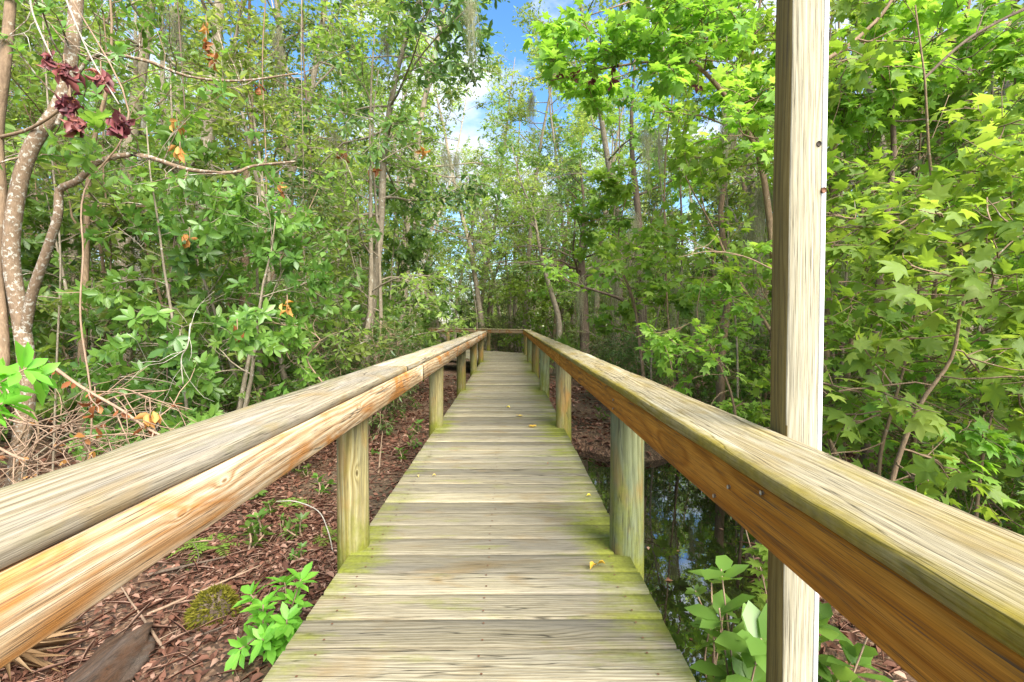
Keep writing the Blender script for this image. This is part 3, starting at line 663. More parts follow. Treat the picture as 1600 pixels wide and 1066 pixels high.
def canopy_key(x, y):
    if x < 0: return pick(('can1', 3), ('can2', 2), ('can3', 3))
    return pick(('can1', 2), ('can2', 1.5), ('can3', 1.5), ('can4', 3))
gap = lambda x, y: abs(x-.02*y)/y > .16
fill(canopy_key, 50, 5.5, 20, 1.2, .7, 1.05, margin=3.0, cond=lambda x, y: gap(x, y) and clear_leaning(x, y))
fill(canopy_key, 80, 18, 46, 1.9, .8, 1.2, cond=lambda x, y: abs(x-.02*y)/y > .13 and clear_leaning(x, y))
fill(lambda x, y: pick(('can2', 4), ('can1', 2), ('bare', 1)), 14, 27, 50, 2.2, .6, 1.0, xf=.2)
fill(lambda x, y: pick(('und1', 3), ('und3', 2), ('und2', 2), ('bare', 1)) if x < 0 else pick(('und1', 3), ('und3', 3), ('gum', 2)), 84, 5.5, 22, 1.05, .7, 1.15, margin=2.3, cond=lambda x, y: not (y < 12 and .24 < x/y < .46))
fill(lambda x, y: pick(('und1', 3), ('und3', 2), ('bare', 1)), 46, 20, 42, 1.5, .8, 1.5, xf=.8)
fill(lambda x, y: pick(('low1', 2), ('low2', 3), ('palm', 1)), 85, 5, 19, .65, .6, 1.1, margin=1.7)
fill(lambda x, y: pick(('low2', 2), ('palm', 2)), 20, 16.5, 26, .8, .8, 1.3, xf=.3)
for (k, x, y, s_) in (('can2', -1.7, 21, .85), ('can2', 1.9, 19, .8), ('can1', .2, 24.5, .9), ('can4', 1.6, 17.6, .85), ('can1', -2.7, 11.6, .85), ('can2', 2.75, 12.2, .85), ('und1', -9.5, 6.5, 1.1), ('can3', -11, 8, .9), ('und2', -7.8, 5.2, 1.0), ('gum', 7.6, 5.6, 1.1), ('can1', 10.5, 8.2, .9), ('und3', 9.4, 6.8, 1.1), ('can4', 8.3, 4.4, .8), ('can1', -8.6, 4.0, .8), ('can4', 13.5, 10.5, 1.), ('can3', -14, 10.8, 1.), ('can1', .6, 19.6, .95), ('can2', -.9, 20.2, 1.0), ('can1', 2.8, 15.2, .75), ('can2', -3.6, 17.6, .85), ('can2', -3.2, 22.5, .8), ('can2', 3.0, 23, .9), ('can2', -2.4, 20.5, .62), ('can2', .9, 23.5, .68), ('can2', 3.4, 19.5, .70), ('can1', 2.2, 26, .75), ('can2', -.9, 28, .8), ('can3', 4.2, 15.5, .55), ('can2', 5.2, 21, .85), ('can1', -3.8, 24, .8), ('can4', 5.6, 13., .6)):
    pts.append((x, y)); place(k, x, y, rng.uniform(0, 6.28), s_, DESC[k]+' '+where(x, y), DESC[k]+' '+where(x, y))
# closer shrubs in rows behind each rail
for (k, x, y, s_) in (('und2', -2.75, 4.3, .72), ('und2', -4.3, 5.3, .85), ('und2', -2.8, 5.3, .8), ('und3', -3.9, 6.2, .9), ('und1', -5.6, 4.9, .9), ('low1', -2.2, 4.7, .7), ('low1', -2.6, 3.6, .62), ('low1', -3.3, 4.9, .8), ('low2', -2.1, 5.9, .75), ('low2', -4.6, 3.3, .9),
                      ('gum', 2.9, 3.6, .8), ('gum', 4.0, 3.2, .95), ('bare', 3.5, 5.2, .6), ('low1', 2.9, 6.9, .95), ('gum', 5.2, 4.4, 1.0), ('und1', 4.4, 6.0, 1.), ('low2', 2.3, 8.3, .9), ('low2', 2.2, 7.6, .9), ('low1', 2.5, 4.4, .5), ('gum', 3.3, 2.7, .5), ('low1', 2.9, 3.0, .7), ('gum', 4.2, 3.9, .6), ('low2', 3.6, 3.8, .9), ('low1', 4.8, 3.4, .8), ('gum', 3.0, 4.4, .5), ('gum', 5.0, 5.4, .6), ('low2', 5.8, 4.6, .9), ('und1', 6.2, 5.5, .9)):
    pts.append((x, y)); place(k, x, y, rng.uniform(0, 6.28), s_, DESC[k]+' '+where(x, y), DESC[k]+' '+where(x, y))

# distant wood closing the view
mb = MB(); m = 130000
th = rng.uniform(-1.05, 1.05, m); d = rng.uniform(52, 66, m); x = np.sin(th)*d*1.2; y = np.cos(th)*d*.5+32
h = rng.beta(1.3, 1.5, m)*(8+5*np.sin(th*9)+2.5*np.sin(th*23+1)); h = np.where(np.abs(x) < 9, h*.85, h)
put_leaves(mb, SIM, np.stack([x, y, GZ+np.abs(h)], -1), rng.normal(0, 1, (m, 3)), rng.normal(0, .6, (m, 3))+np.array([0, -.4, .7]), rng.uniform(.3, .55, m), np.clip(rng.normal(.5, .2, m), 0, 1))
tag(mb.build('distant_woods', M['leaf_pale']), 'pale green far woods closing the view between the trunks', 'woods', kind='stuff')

# --- individual near plants -------------------------------------------------
def stem_path(pxs, k=4): return smooth_path([px(*p) for p in pxs], k)

# lichen-covered tree at the far left, two forking stems, and its wrapping vine
base = px(10, 830, 3.4); base[2] = GZ-.1
t1 = empty('lichen_tree', tuple(base), 'pale lichen-spotted forked tree wrapped in vines, closest to the left rail', 'tree')
wm = MB(); lm = MB(); r_ = np.random.default_rng(61); lf = Leafer(r_)
mainp = smooth_path([base]+[px(*p) for p in ((22, 770, 3.4), (36, 680, 3.4), (46, 590, 3.4), (38, 500, 3.4), (25, 400, 3.4), (38, 300, 3.4), (62, 230, 3.4), (108, 160, 3.45), (128, 60, 3.5), (136, -80, 3.6), (120, -300, 3.8))], 4)-base
tube(wm, mainp, .056, .04, 12)
fork = smooth_path([px(*p) for p in ((44, 520, 3.4), (56, 460, 3.35), (78, 400, 3.3), (98, 340, 3.25), (102, 300, 3.25), (130, 285, 3.2), (165, 255, 3.2), (225, 246, 3.2), (300, 268, 3.2), (370, 272, 3.2), (400, 262, 3.25), (465, 255, 3.3))], 4)-base
tube(wm, fork, .034, .006, 9)
top = smooth_path([px(*p) for p in ((100, 200, 3.4), (150, 100, 3.4), (230, 100, 3.4), (300, 125, 3.5), (380, 132, 3.6), (470, 120, 3.7))], 4)-base
tube(wm, top, .016, .006, 6)
for src in (fork[20:], top):
    for q in range(12):
        a = src[r_.integers(2, len(src)-1)]; d = unit(r_.normal(0, 1, 3)+np.array([0, 0, .3])); W = bent(r_, a, d, r_.uniform(.25, .7), 6, .2, -.02); tube(wm, W, .004, .0015, 4)
        lf.whorl(W[-1], W[-1]-W[-2], 5, .085)
        if q % 2: lf.along(W, 4, .08)
for q in range(16):
    a = mainp[r_.integers(26, len(mainp)-1)]; W = bent(r_, a, unit(r_.normal(0, 1, 3)), r_.uniform(.5, 1.2), 7, .2, 0); tube(wm, W, .008, .002, 4)
    for t in range(3): lf.whorl(W[2*t+2], W[2*t+2]-W[2*t+1], 6, .09)
lf.build(lm, ELL)
wm.build('trunk', M['bark_lichen'], t1, smooth=True); lm.build('crown', M['leaf_bay'], t1)
b0 = px(-20, 800, 3.1); b0[2] = GZ-.1
t2 = empty('smooth_tree', tuple(b0), 'smooth tan trunk at the left edge, left of the lichen-spotted tree', 'tree')
wm = MB(); tube(wm, smooth_path([b0]+[px(*p) for p in ((-12, 700, 3.2), (8, 560, 3.3), (2, 420, 3.4), (12, 330, 3.4), (8, 220, 3.4), (22, 110, 3.4), (34, 0, 3.5), (50, -200, 3.6))], 4)-b0, .042, .03, 10)
tube(wm, smooth_path([px(*p) for p in ((-4, 520, 3.3), (20, 460, 3.5), (0, 300, 3.6), (15, 140, 3.7), (0, 60, 3.8))], 4)-b0, .03, .02, 8)
tube(wm, smooth_path([px(*p) for p in ((8, 220, 3.4), (60, 205, 3.35), (110, 170, 3.3), (125, 130, 3.3))], 4)-b0, .012, .008, 6)
wm.build('trunk', M['bark_brown'], t2, smooth=True)
lm = MB(); lf = Leafer(r_)
for q in range(14):
    a = px(r_.uniform(-60, 60), r_.uniform(-150, 120), 3.6)-b0; W = bent(r_, a, r_.normal(0, 1, 3), .5, 5, .2, 0); lf.along(W, 9, .09)
lf.build(lm, ELL); lm.build('crown', M['leaf_fine'], t2)

# leaning tree left of the boardwalk (middle distance)
pp = [px(*p) for p in ((560, 625, 7.2), (568, 575, 7.2), (584, 460, 7.2), (596, 350, 7.2), (603, 230, 7.2), (622, 120, 7.1), (645, 40, 7.1), (662, -30, 7.), (690, -300, 6.8))]
pp[0][2] = GZ-.1
bb = pp[0].copy()
make_tree('leaning_tree', 'crown', 71, 0, .088, 'bark', 'leaf_dark', ELL, 'slim grey-brown tree leaning over just behind the left rail', 'tree', stem_path=smooth_path(pp, 3), loc=tuple(bb),
          n_limb=28, limb_len=1.9, t0=.36, up=(-.3, .5), bias=(.35, 0, .1), subs=5, twigs=4, twig_len=.3, per=8, size=.13, mode='along')
def thin_tree(pxs, r0, r1, bark, label, leafm='leaf_fine', n=14, ll=1.4, t0=.4, per=7, size=.10, seed=0, T=SIM, mode='along', name='slender_tree', up=(0, .8)):
    P = [px(*p) for p in pxs]; P[0][2] = GZ-.1
    return make_tree(name, 'crown', 300+seed, 0, r0, bark, leafm, T, label, 'tree', stem_path=smooth_path(P, 3), loc=tuple(P[0]), n_limb=n, limb_len=ll, t0=t0, up=up, subs=4, twigs=3, twig_len=.3, per=per, size=size, mode=mode)
thin_tree(((528, 640, 8), (526, 500, 8), (532, 380, 8), (545, 250, 8), (535, 100, 8), (540, -60, 8)), .03, .02, 'bark', 'thin straight grey stem left of the leaning tree', seed=1, leafm='leaf_bay', T=ELL)
thin_tree(((130, 720, 5), (132, 560, 5), (140, 400, 5.2), (150, 250, 5.2), (185, 100, 5.2), (180, -80, 5.2)), .05, .03, 'bark_brown', 'brown trunk rising behind the forked lichen tree', seed=2, leafm='leaf_bay', T=ELL)
thin_tree(((215, 690, 9), (225, 500, 9), (218, 340, 9), (232, 200, 9), (222, 60, 9), (230, -100, 9)), .09, .05, 'bark_pale', 'pale straight trunk behind the shrubs at left', seed=3)
thin_tree(((385, 640, 9), (388, 480, 9), (384, 330, 9), (398, 200, 9), (395, 60, 9), (405, -100, 9)), .10, .06, 'bark_brown', 'brown straight trunk behind the glossy shrubs at left', seed=4)
thin_tree(((640, 600, 16), (650, 480, 16), (668, 380, 16), (700, 300, 16), (722, 200, 16), (735, 120, 16)), .09, .03, 'bark_pale', 'pale crooked tree beyond the leaning tree', seed=5, n=22, ll=2.0, size=.13)
thin_tree(((868, 560, 14), (874, 510, 14), (862, 460, 14), (850, 420, 14), (840, 370, 14), (832, 330, 14), (815, 290, 14), (800, 230, 14)), .10, .03, 'bark', 'pale mottled trunk leaning left just past the right rail end', seed=6, n=22, ll=2.0, size=.13, leafm='leaf_fine', t0=.4)
thin_tree(((915, 560, 11), (912, 470, 11), (908, 400, 11), (912, 330, 11), (905, 250, 11)), .13, .03, 'bark_dark', 'dark-barked oak with narrow dark leaves past the right rail', seed=7, leafm='leaf_dark', T=NARROW, n=20, ll=1.7, t0=.3, per=12, size=.11)
thin_tree(((755, 560, 21), (756, 505, 21), (748, 460, 21), (742, 420, 21), (738, 360, 21), (725, 300, 21)), .07, .03, 'bark_dark', 'dark thin stem beyond the bend, leftmost of three', seed=8, n=20, ll=2.2, t0=.5, size=.15)
thin_tree(((760, 560, 21.5), (762, 500, 21.5), (768, 450, 21.5), (785, 400, 21.5), (800, 350, 21.5), (812, 300, 21.5)), .09, .03, 'bark_dark', 'dark curving stem beyond the bend, middle of three', seed=9, n=20, ll=2.2, t0=.5, size=.15)
thin_tree(((800, 560, 22), (797, 500, 22), (795, 440, 22), (790, 400, 22), (800, 340, 22), (798, 280, 22)), .10, .03, 'bark', 'grey stem beyond the bend, rightmost of three', seed=10, n=20, ll=2.4, t0=.45, size=.15, leafm='leaf_pale')
thin_tree(((1000, 640, 8.5), (1004, 540, 8.5), (1000, 440, 8.5), (996, 330, 8.5), (985, 220, 8.5), (990, 90, 8.5)), .13, .06, 'bark_dark', 'thick dark trunk hung with moss off the right rail', seed=11, leafm='leaf_gum', T=STARLO, n=9, size=.14, ll=1.5, t0=.3, up=(-.2, .4))
thin_tree(((1130, 700, 5.6), (1128, 560, 5.6), (1140, 440, 5.6), (1125, 330, 5.6), (1150, 200, 5.6), (1180, 40, 5.6), (1190, -90, 5.6)), .06, .05, 'bark_brown', 'reddish-brown vine-wrapped trunk left of the tall post', seed=12, leafm='leaf_gum', T=STARLO, n=8, size=.13, ll=1.2, t0=.6, up=(-.2, .4))
thin_tree(((1360, 830, 3.9), (1362, 640, 3.9), (1372, 500, 3.9), (1380, 380, 3.9), (1395, 230, 3.9), (1385, 100, 3.9), (1400, -80, 3.9)), .05, .04, 'bark_dark', 'dark twin-looking trunk behind the star leaves right of the tall post', seed=13, leafm='leaf_gum', T=STARLO, n=8, size=.12, ll=.9, t0=.4, up=(-.2, .4))
thin_tree(((1320, 760, 4.6), (1322, 640, 4.6), (1335, 520, 4.6), (1342, 400, 4.6), (1350, 250, 4.6), (1330, 100, 4.6)), .035, .03, 'bark_brown', 'slim brown stem between the tall post and the dark trunk', seed=14, leafm='leaf_gum', T=STARLO, n=8, size=.12, ll=.9, t0=.4, up=(-.2, .4))
thin_tree(((1560, 760, 5.4), (1555, 560, 5.4), (1548, 400, 5.4), (1560, 230, 5.4), (1575, 90, 5.4), (1580, -90, 5.4)), .12, .09, 'bark', 'broad grey furrowed trunk near the right edge', seed=15, leafm='leaf_gum', T=STARLO, n=10, size=.13, ll=1.2, t0=.4, up=(-.2, .4))
thin_tree(((1470, 760, 7), (1476, 560, 7), (1470, 400, 7), (1462, 250, 7), (1500, 60, 7), (1520, -90, 7)), .11, .08, 'bark_brown', 'mottled brown trunk between the dark trunk and the broad grey one', seed=16, leafm='leaf_gum', T=STARLO, n=14, size=.14, ll=1.5, t0=.35, up=(-.2, .4))

# near sweetgum branches on the right: large star leaves in flat sprays
def gum_branch(label, pxs, r0, n_limb, ll, per, size, seed, t0=.15, up=(-.35, .35), face=None, bark='bark_brown', T=STAR, bias=None, subs=3, twigs=2):
    P = [px(*p) for p in pxs]
    if P[0][2] < GZ+.4: P[0][2] = GZ-.1
    make_tree('sweetgum_sapling', 'crown', 500+seed, 0, r0, bark, 'leaf_gum', T, label, 'tree', stem_path=smooth_path(P, 4), loc=tuple(P[0]), n_limb=n_limb, limb_len=ll, t0=t0, up=up, subs=subs, twigs=twigs, twig_len=.16, per=per, size=size, flat=.68, face=face, bias=bias, stem_sides=7)
gum_branch('bent green-leaved gum sapling with the largest star leaves, right of the tall post', ((1395, 860, 1.9), (1400, 760, 1.9), (1440, 640, 1.9), (1492, 560, 1.9), (1510, 470, 1.85), (1560, 400, 1.8), (1640, 330, 1.8)), .012, 13, .42, 4, .10, 1)
gum_branch('gum sapling crossing the upper right corner with bright star leaves', ((1700, 900, 2.5), (1680, 620, 2.5), (1640, 430, 2.5), (1560, 350, 2.4), (1450, 330, 2.3), (1350, 390, 2.2)), .016, 16, .5, 4, .10, 2)
gum_branch('thin leafy gum sapling at the right edge below the big leaves', ((1530, 900, 2.6), (1540, 760, 2.6), (1560, 640, 2.6), (1600, 520, 2.6), (1590, 420, 2.6)), .011, 16, .5, 5, .095, 3)
gum_branch('slender brown gum sapling just right of the tall post', ((1395, 900, 2.9), (1380, 740, 2.9), (1400, 640, 2.9), (1420, 560, 2.9), (1440, 430, 2.9), (1430, 300, 2.9), (1480, 150, 2.9)), .014, 18, .55, 5, .10, 4)
gum_branch('gum tree arching over from the tall post toward the boardwalk', ((1215, 640, 4.2), (1212, 450, 4.2), (1200, 330, 4.15), (1182, 240, 4.1), (1140, 165, 4.), (1088, 108, 3.9), (1050, 98, 3.8), (960, 108, 3.7), (860, 130, 3.6)), .035, 19, .75, 6, .115, 5, t0=.35, subs=4, twigs=3, up=(-.2, .5))
gum_branch('gum tree spreading star leaves across the top centre-right', ((1290, 640, 4.8), (1300, 300, 4.8), (1290, 80, 4.8), (1230, -20, 4.6), (1140, -40, 4.4), (1040, -10, 4.2), (920, 30, 4.)), .04, 17, .9, 6, .12, 6, t0=.3, subs=4, twigs=3, up=(-.3, .4))
gum_branch('gum tree with an orange-brown limb above the right of the tall post', ((1700, 700, 4.2), (1690, 300, 4.2), (1620, 60, 4.1), (1520, 60, 4.), (1420, 120, 3.9), (1340, 90, 3.7), (1280, 120, 3.6)), .04, 20, .8, 6, .115, 7, t0=.3, subs=4, twigs=3)
gum_branch('leafy gum sapling low behind the right rail, left of the tall post', ((1165, 760, 3.9), (1150, 640, 3.9), (1120, 560, 3.9), (1090, 500, 3.9), (1100, 420, 3.9)), .014, 9, .55, 5, .10, 8, subs=4, twigs=3)
gum_branch('gum sapling overhanging the middle of the right rail', ((1010, 620, 6.2), (1000, 540, 6.2), (990, 470, 6.1), (965, 400, 6.), (975, 320, 5.9), (1000, 260, 5.9)), .025, 13, .9, 7, .13, 9, subs=4, twigs=3, T=STARLO)

# magnolia branch tips with large glossy leaves, left edge
def whorl_plant(name, label, cat, loc, stems, size, per, leafm, seed, T=ELL, group=None, stemm='twig', wide=1.):
    r_ = np.random.default_rng(seed); o = empty(name, tuple(loc), label, cat, group); sm, lm = MB(), MB(); lf = Leafer(r_)
    for st in stems:
        P = smooth_path(st, 4)-np.asarray(loc); tube(sm, P, .006, .003, 5)
        for f in (1., .82, .6, .4):
            i = max(1, int(f*(len(P)-1))); lf.whorl(P[i], P[i]-P[i-1], per if f == 1 else per-2, size*(.75+.25*f))
    lf.build(lm, T, wide); sm.build('stems', M[stemm], o); lm.build('foliage', M[leafm], o); return o
b = px(-140, 900, 1.7); b[2] = GZ-.05
whorl_plant('bay_shrub', 'glossy broad-leaved shrub tips poking in at the left edge above the rail', 'shrub', b, [[b, px(-80, 650, 1.75), px(0, 600, 1.8), px(45, 575, 1.8)], [b, px(-70, 700, 1.75), px(-10, 640, 1.75), px(20, 625, 1.8)], [b, px(-90, 640, 1.8), px(-20, 590, 1.85), px(70, 590, 1.9)]], .125, 8, 'leaf_bright', 5)
# low bright plant beside the decking, lower left
b = px(425, 1035, 1.9); b = np.array([-1.06, 2.17, GZ])
whorl_plant('leafy_plant', 'bright green leafy plant growing beside the decking at the near left', 'plant', b, [[b, b+[-.06, -.02, .12], b+[-.05, -.05, .27]], [b, b+[.05, -.04, .12], b+[.07, -.08, .22]], [b, b+[.03, .02, .16], b+[.10, .0, .36]], [b, b+[-.05, 0, .14], b+[-.12, -.02, .30]], [b, b+[.0, -.05, .08], b+[-.02, -.12, .16]], [b, b+[.08, -.03, .08], b+[.16, -.06, .13]], [b, b+[-.08, .03, .08], b+[-.13, -.10, .10]], [b, b+[.02, .03, .16], b+[.0, .05, .33]]], .10, 9, 'leaf_bright', 8)
# broadleaf climbers round the foot of the tall post
for k, (l_, x, y, Y, sz) in enumerate((('broad pale-leaved climber at the foot of the tall post, boardwalk side', 1165, 1010, 1.75, .15), ('broad-leaved climber at the foot of the tall post, outer side', 1310, 1000, 1.75, .14), ('small five-leaved creeper over the pool edge', 1120, 1000, 2.0, .06), ('upright leafy creeper between the pool and the tall post', 1200, 890, 2.2, .09))):
    b = px(x, y, Y); g0 = b.copy(); g0[2] = min(b[2]-.05, max(GZ-.08, float(ground_z(np.array(b[0]), np.array(b[1])))-.02)); r_ = np.random.default_rng(k+50)
    whorl_plant('climber', l_, 'climber', g0, [[g0, (g0+b)/2+r_.normal(0, .04, 3), b+r_.normal(0, .06, 3)+[0, 0, .06*q]] for q in range(5)], sz, 6, 'leaf_bay' if k != 3 else 'leaf_gum', 60+k, T=ELL if k != 3 else STAR, wide=1.45 if k != 3 else 1.)

# small seedlings and ferns on the leaf litter
def fern(loc, label, seed, s_=.3):
    r_ = np.random.default_rng(seed); o = empty('fern', tuple(loc), label, 'fern'); fm = MB()
    for q in range(7):
        a = q*.9+r_.uniform(0, .4); P = bent(r_, (0, 0, 0), (math.cos(a), math.sin(a), .9), s_, 8, .05, -.22); tube(fm, P, .002, .001, 3, rnd=.2, cap=False)
        for i in range(1, 8):
            t = unit(P[i]-P[i-1]); sd_ = unit(np.cross(t, [0, 0, 1.]))
            for sg in (-1, 1):
                put_leaves(fm, tpl_simple(.2), [P[i], (P[i]+P[i-1])/2], [sg*sd_+t*.4]*2, [(0, 0, 1.)]*2, s_*.28*(1-i/10), np.array([.6, .8]))
    fm.build('fronds', M['leaf_gum'], o)
def on_ground(x, y):
    d = 1.55*FPX/(y-VPY); p = px(x, y, d); p[2] = float(ground_z(np.array(p[0]), np.array(p[1]))); return p
fern(on_ground(330, 860), 'yellow-green fern on the leaf litter under the left rail', 1, .28)
fern(on_ground(512, 850), 'small fern tucked beside the nearest left post', 2, .2)
fern(on_ground(455, 800), 'fern beside fallen sticks behind the nearest left post', 3, .22)
seeds = [(438, 835), (420, 820), (470, 880), (395, 790), (495, 790), (480, 760), (610, 690), (640, 715), (625, 735), (655, 690), (600, 640), (645, 640), (630, 660), (470, 850), (560, 960), (385, 870), (405, 850), (1010, 700), (935, 665), (190, 730), (230, 715)]
m0 = None
sdl = whorl_plant('seedling', 'small green seedling rooted in the brown leaf litter', 'seedling', np.zeros(3), [[np.zeros(3), np.array([.01, 0, .05]), np.array([.0, .01, .10])], [np.zeros(3), np.array([.03, .02, .03]), np.array([.06, .03, .06])]], .055, 5, 'leaf_bay', 70, group='seedlings in the leaf litter')
sk = kids(sdl)
for k, (x, y) in enumerate(seeds):
    p = on_ground(x, y)
    if -.6 < p[0] < .5 or in_pool(p[0], p[1]) > .0: continue
    if m0 is None: m0 = sdl; sdl.location = p
    else: dup(sdl, sk, p, k*1.7, rng.uniform(.8, 1.9))

# mossy stump, log, sticks
def lump(name, label, cat, loc, sx, sy, sz, mat, seed, parent=None):
    r_ = np.random.default_rng(seed); n, k = 12, 22; a = np.linspace(0, 2*np.pi, k, endpoint=False); f = np.linspace(0, 1, n)
    V = []
    for t in f:
        rad = math.sqrt(max(0, 1-t**2.6))*(1+.12*np.sin(a*3+seed)+.08*np.sin(a*7+t*5)+r_.normal(0, .03, k)); V.append(np.stack([rad*np.cos(a)*sx, rad*np.sin(a)*sy, np.full(k, (t-.15)*sz)], -1))
    V = np.array(V); m_ = MB(); i, j = np.meshgrid(np.arange(n-1), np.arange(k), indexing='ij')
    m_.add(V.reshape(-1, 3), np.stack([i*k+j, i*k+(j+1) % k, (i+1)*k+(j+1) % k, (i+1)*k+j], -1).reshape(-1, 4)); return m_, r_
M['moss'] = leafmat('stump_moss', (.07, .075, .008), (.14, .13, .015), (.22, .19, .03), .2, .9, .1)
p = on_ground(332, 965); o = empty('mossy_stump', tuple(p), 'small stump covered in olive moss under the left rail', 'stump')
m_, r_ = lump('', '', '', p, .10, .09, .16, None, 3); 
V = m_.v[0]; m_.build('wood', M['bark_dark'], o, smooth=True)
mm = MB(); idx = r_.integers(0, len(V), 2600); Pn = V[idx]*1.0+r_.normal(0, .006, (2600, 3)); Dn = unit(V[idx]*[1, 1, .6]+r_.normal(0, .03, (2600, 3))+np.array([0, 0, -.02]))
put_leaves(mm, NARROW, Pn, Dn, r_.normal(0, 1, (2600, 3)), .028, r_.uniform(0, 1, 2600)); mm.build('moss', M['moss'], o)
def log(name, label, cat, pa, pb, r0, r1, mat, seed, k=10, knobs=0):
    r_ = np.random.default_rng(seed); P = np.linspace(pa, pb, 14); P[1:-1] += r_.normal(0, r0*.10, (12, 3)); m_ = MB()
    loc = pa.copy(); P = P-loc; tube(m_, P, r0, r1, k, prof=np.linspace(r0, r1, 14)*(1+r_.normal(0, .05, 14)))
    for q in range(knobs):
        i = r_.integers(2, 12); tube(m_, bent(r_, P[i], r_.normal(0, 1, 3), r0*14, 5, .2, 0), r0*.5, r0*.2, 4)
    o = m_.build(name, M[mat], smooth=True); o.location = loc; tag(o, label, cat); return o
a = on_ground(215, 985); b = on_ground(120, 1110); a[2] += .02; b[2] += .02
r_ = np.random.default_rng(4); n, k = 40, 44; P = a+(b+(b-a)*1.2-a)*np.linspace(0, 1, n)[:, None]; ang = np.linspace(0, 2*np.pi, k, endpoint=False)
ax = unit(P[-1]-P[0]); sd_ = unit(np.cross(ax, [0, 0, 1.])); up_ = np.cross(sd_, ax); rid = np.cumsum(r_.normal(0, .05, k)); rid -= np.linspace(0, rid[-1], k); rid += .10*(np.sin(ang*9)*.5+np.sin(ang*4+1))
f = np.linspace(0, 1, n)[:, None]; rad = (.085+.03*f)*(1+rid[None]+.05*np.sin(f*22+ang*3)+r_.normal(0, .012, (n, k))); rad *= np.clip(.35+f*7+.35*np.sin(ang*3+2)[None]+.2*np.sin(ang*7)[None], .12, 1)
V = P[:, None]+rad[:, :, None]*(np.cos(ang)[None, :, None]*sd_*1.25+np.sin(ang)[None, :, None]*up_*.62)-a
m_ = MB(); ii, jj = np.meshgrid(np.arange(n-1), np.arange(k), indexing='ij'); m_.add(V.reshape(-1, 3), np.stack([ii*k+jj, ii*k+(jj+1) % k, (ii+1)*k+(jj+1) % k, (ii+1)*k+jj], -1).reshape(-1, 4)); m_.f.append(np.array([list(range(k))])); m_.r.append(np.array([0.]))
M['rotten'] = wood('rotten_wood', 'y', (.17, .10, .06), (.11, .06, .035), (.05, .03, .02), ring=60, moss=0, grey=(.20, .16, .13), stain=(.14, .06, .025), bump=.9, knot=False)
o = m_.build('fallen_log', M['rotten'], smooth=True); o.location = a; tag(o, 'decaying brown log half sunk in leaf litter at the near left', 'log')
def stick(label, pa, pb, r_, seed, knobs=2, mat='twig', z=(.02, .05)):
    A, B = on_ground(*pa), on_ground(*pb); A[2] += z[0]; B[2] += z[1]; log('stick', label, 'stick', A, B, r_, r_*.5, mat, seed, 6, knobs)
stick('straight grey stick leaning down from under the left rail', (255, 1022), (183, 922), .008, 11, 1, 'twig', (.01, .06))
stick('long thin branch lying beside the mossy stump', (225, 962), (405, 902), .008, 12, 2, 'twig')
stick('thin twig reaching from the branch to the leafy plant', (300, 935), (370, 955), .004, 13, 1, 'twig', (.05, .03))
stick('dark crooked stick across the leaf litter behind the mossy stump', (230, 898), (350, 885), .010, 14, 3, 'bark_dark')
stick('dark stick beside the fallen log', (280, 1010), (350, 1000), .007, 15, 2, 'bark_dark')
stick('pale stick standing in the litter between the first two left posts', (590, 760), (597, 700), .010, 16, 1, 'twig', (.0, .12))
# curved bare vine behind nearest left post
def vine(label, pxs, r0, r1=None, mat='twig', name='vine', sub=0, seed=0, group=None, leaves=None):
    P = smooth_path([px(*q) for q in pxs], 5); loc = P[0].copy(); m_ = MB(); tube(m_, P-loc, r0, r1 or r0*.6, 6)
    r_ = np.random.default_rng(seed)
    for q in range(sub):
        i = r_.integers(2, len(P)-2); d = unit(P[i+1]-P[i])+r_.normal(0, .7, 3); W = bent(r_, P[i]-loc, d, r_.uniform(.15, .5), 6, .22, 0); tube(m_, W, r0*.5, r0*.25, 4)
        if r_.uniform() < .6: tube(m_, bent(r_, W[3], r_.normal(0, 1, 3), r_.uniform(.08, .25), 4, .2, 0), r0*.3, r0*.2, 3)
    if leaves is None:
        o = m_.build(name, M[mat], smooth=True); o.location = loc; tag(o, label, 'vine', group); return o
    o = empty(name, tuple(loc), label, 'vine', group); m_.build('stem', M[mat], o, smooth=True)
    lm = MB(); lf = Leafer(r_)
    for q in range(leaves[1]):
        i = r_.integers(1, len(P)-1); lf.along(P[i-1:i+1]-loc, leaves[2], leaves[3], 1.2, flat=.3, droop=.8)
    lf.build(lm, ELL); lm.build('leaves', M[leaves[0]], o); return o
vine('long dead branch with orange withered leaves slanting down to the left rail', ((85, 572, 2.8), (130, 605, 2.8), (190, 640, 2.75), (240, 675, 2.7), (285, 690, 2.7), (330, 690, 2.6)), .010, .004, seed=1, sub=9, leaves=('leaf_dead', 7, 3, .06))
vine('bare twiggy branch running low behind the left rail', ((20, 740, 3.0), (60, 690, 2.9), (120, 655, 2.8), (180, 620, 2.8), (260, 610, 2.8)), .007, .003, seed=2, sub=10)
vine('bare branch curving just above the left rail', ((-20, 690, 3.), (50, 720, 2.9), (100, 690, 2.8), (150, 680, 2.7), (215, 680, 2.7)), .009, .003, seed=3, sub=10, leaves=('leaf_dead', 5, 3, .055))
vine('thin upright vine in front of the left shrubs', ((130, 770, 3.2), (145, 640, 3.1), (130, 500, 3.1), (136, 400, 3.1), (140, 300, 3.1), (210, 180, 3.1), (110, -20, 3.1)), .006, .005, seed=4, sub=4)
vine('pale rope-like vine hanging at the upper left', ((62, -20, 2.9), (66, 30, 2.9), (95, 100, 2.9)), .006, .004, seed=5, sub=1, mat='bark_pale')
vine('pale rope-like vine crossing down to the wilted clusters', ((108, -20, 2.9), (125, 30, 2.9), (155, 100, 2.9), (195, 168, 2.9)), .006, .004, seed=6, sub=2, mat='bark_pale')
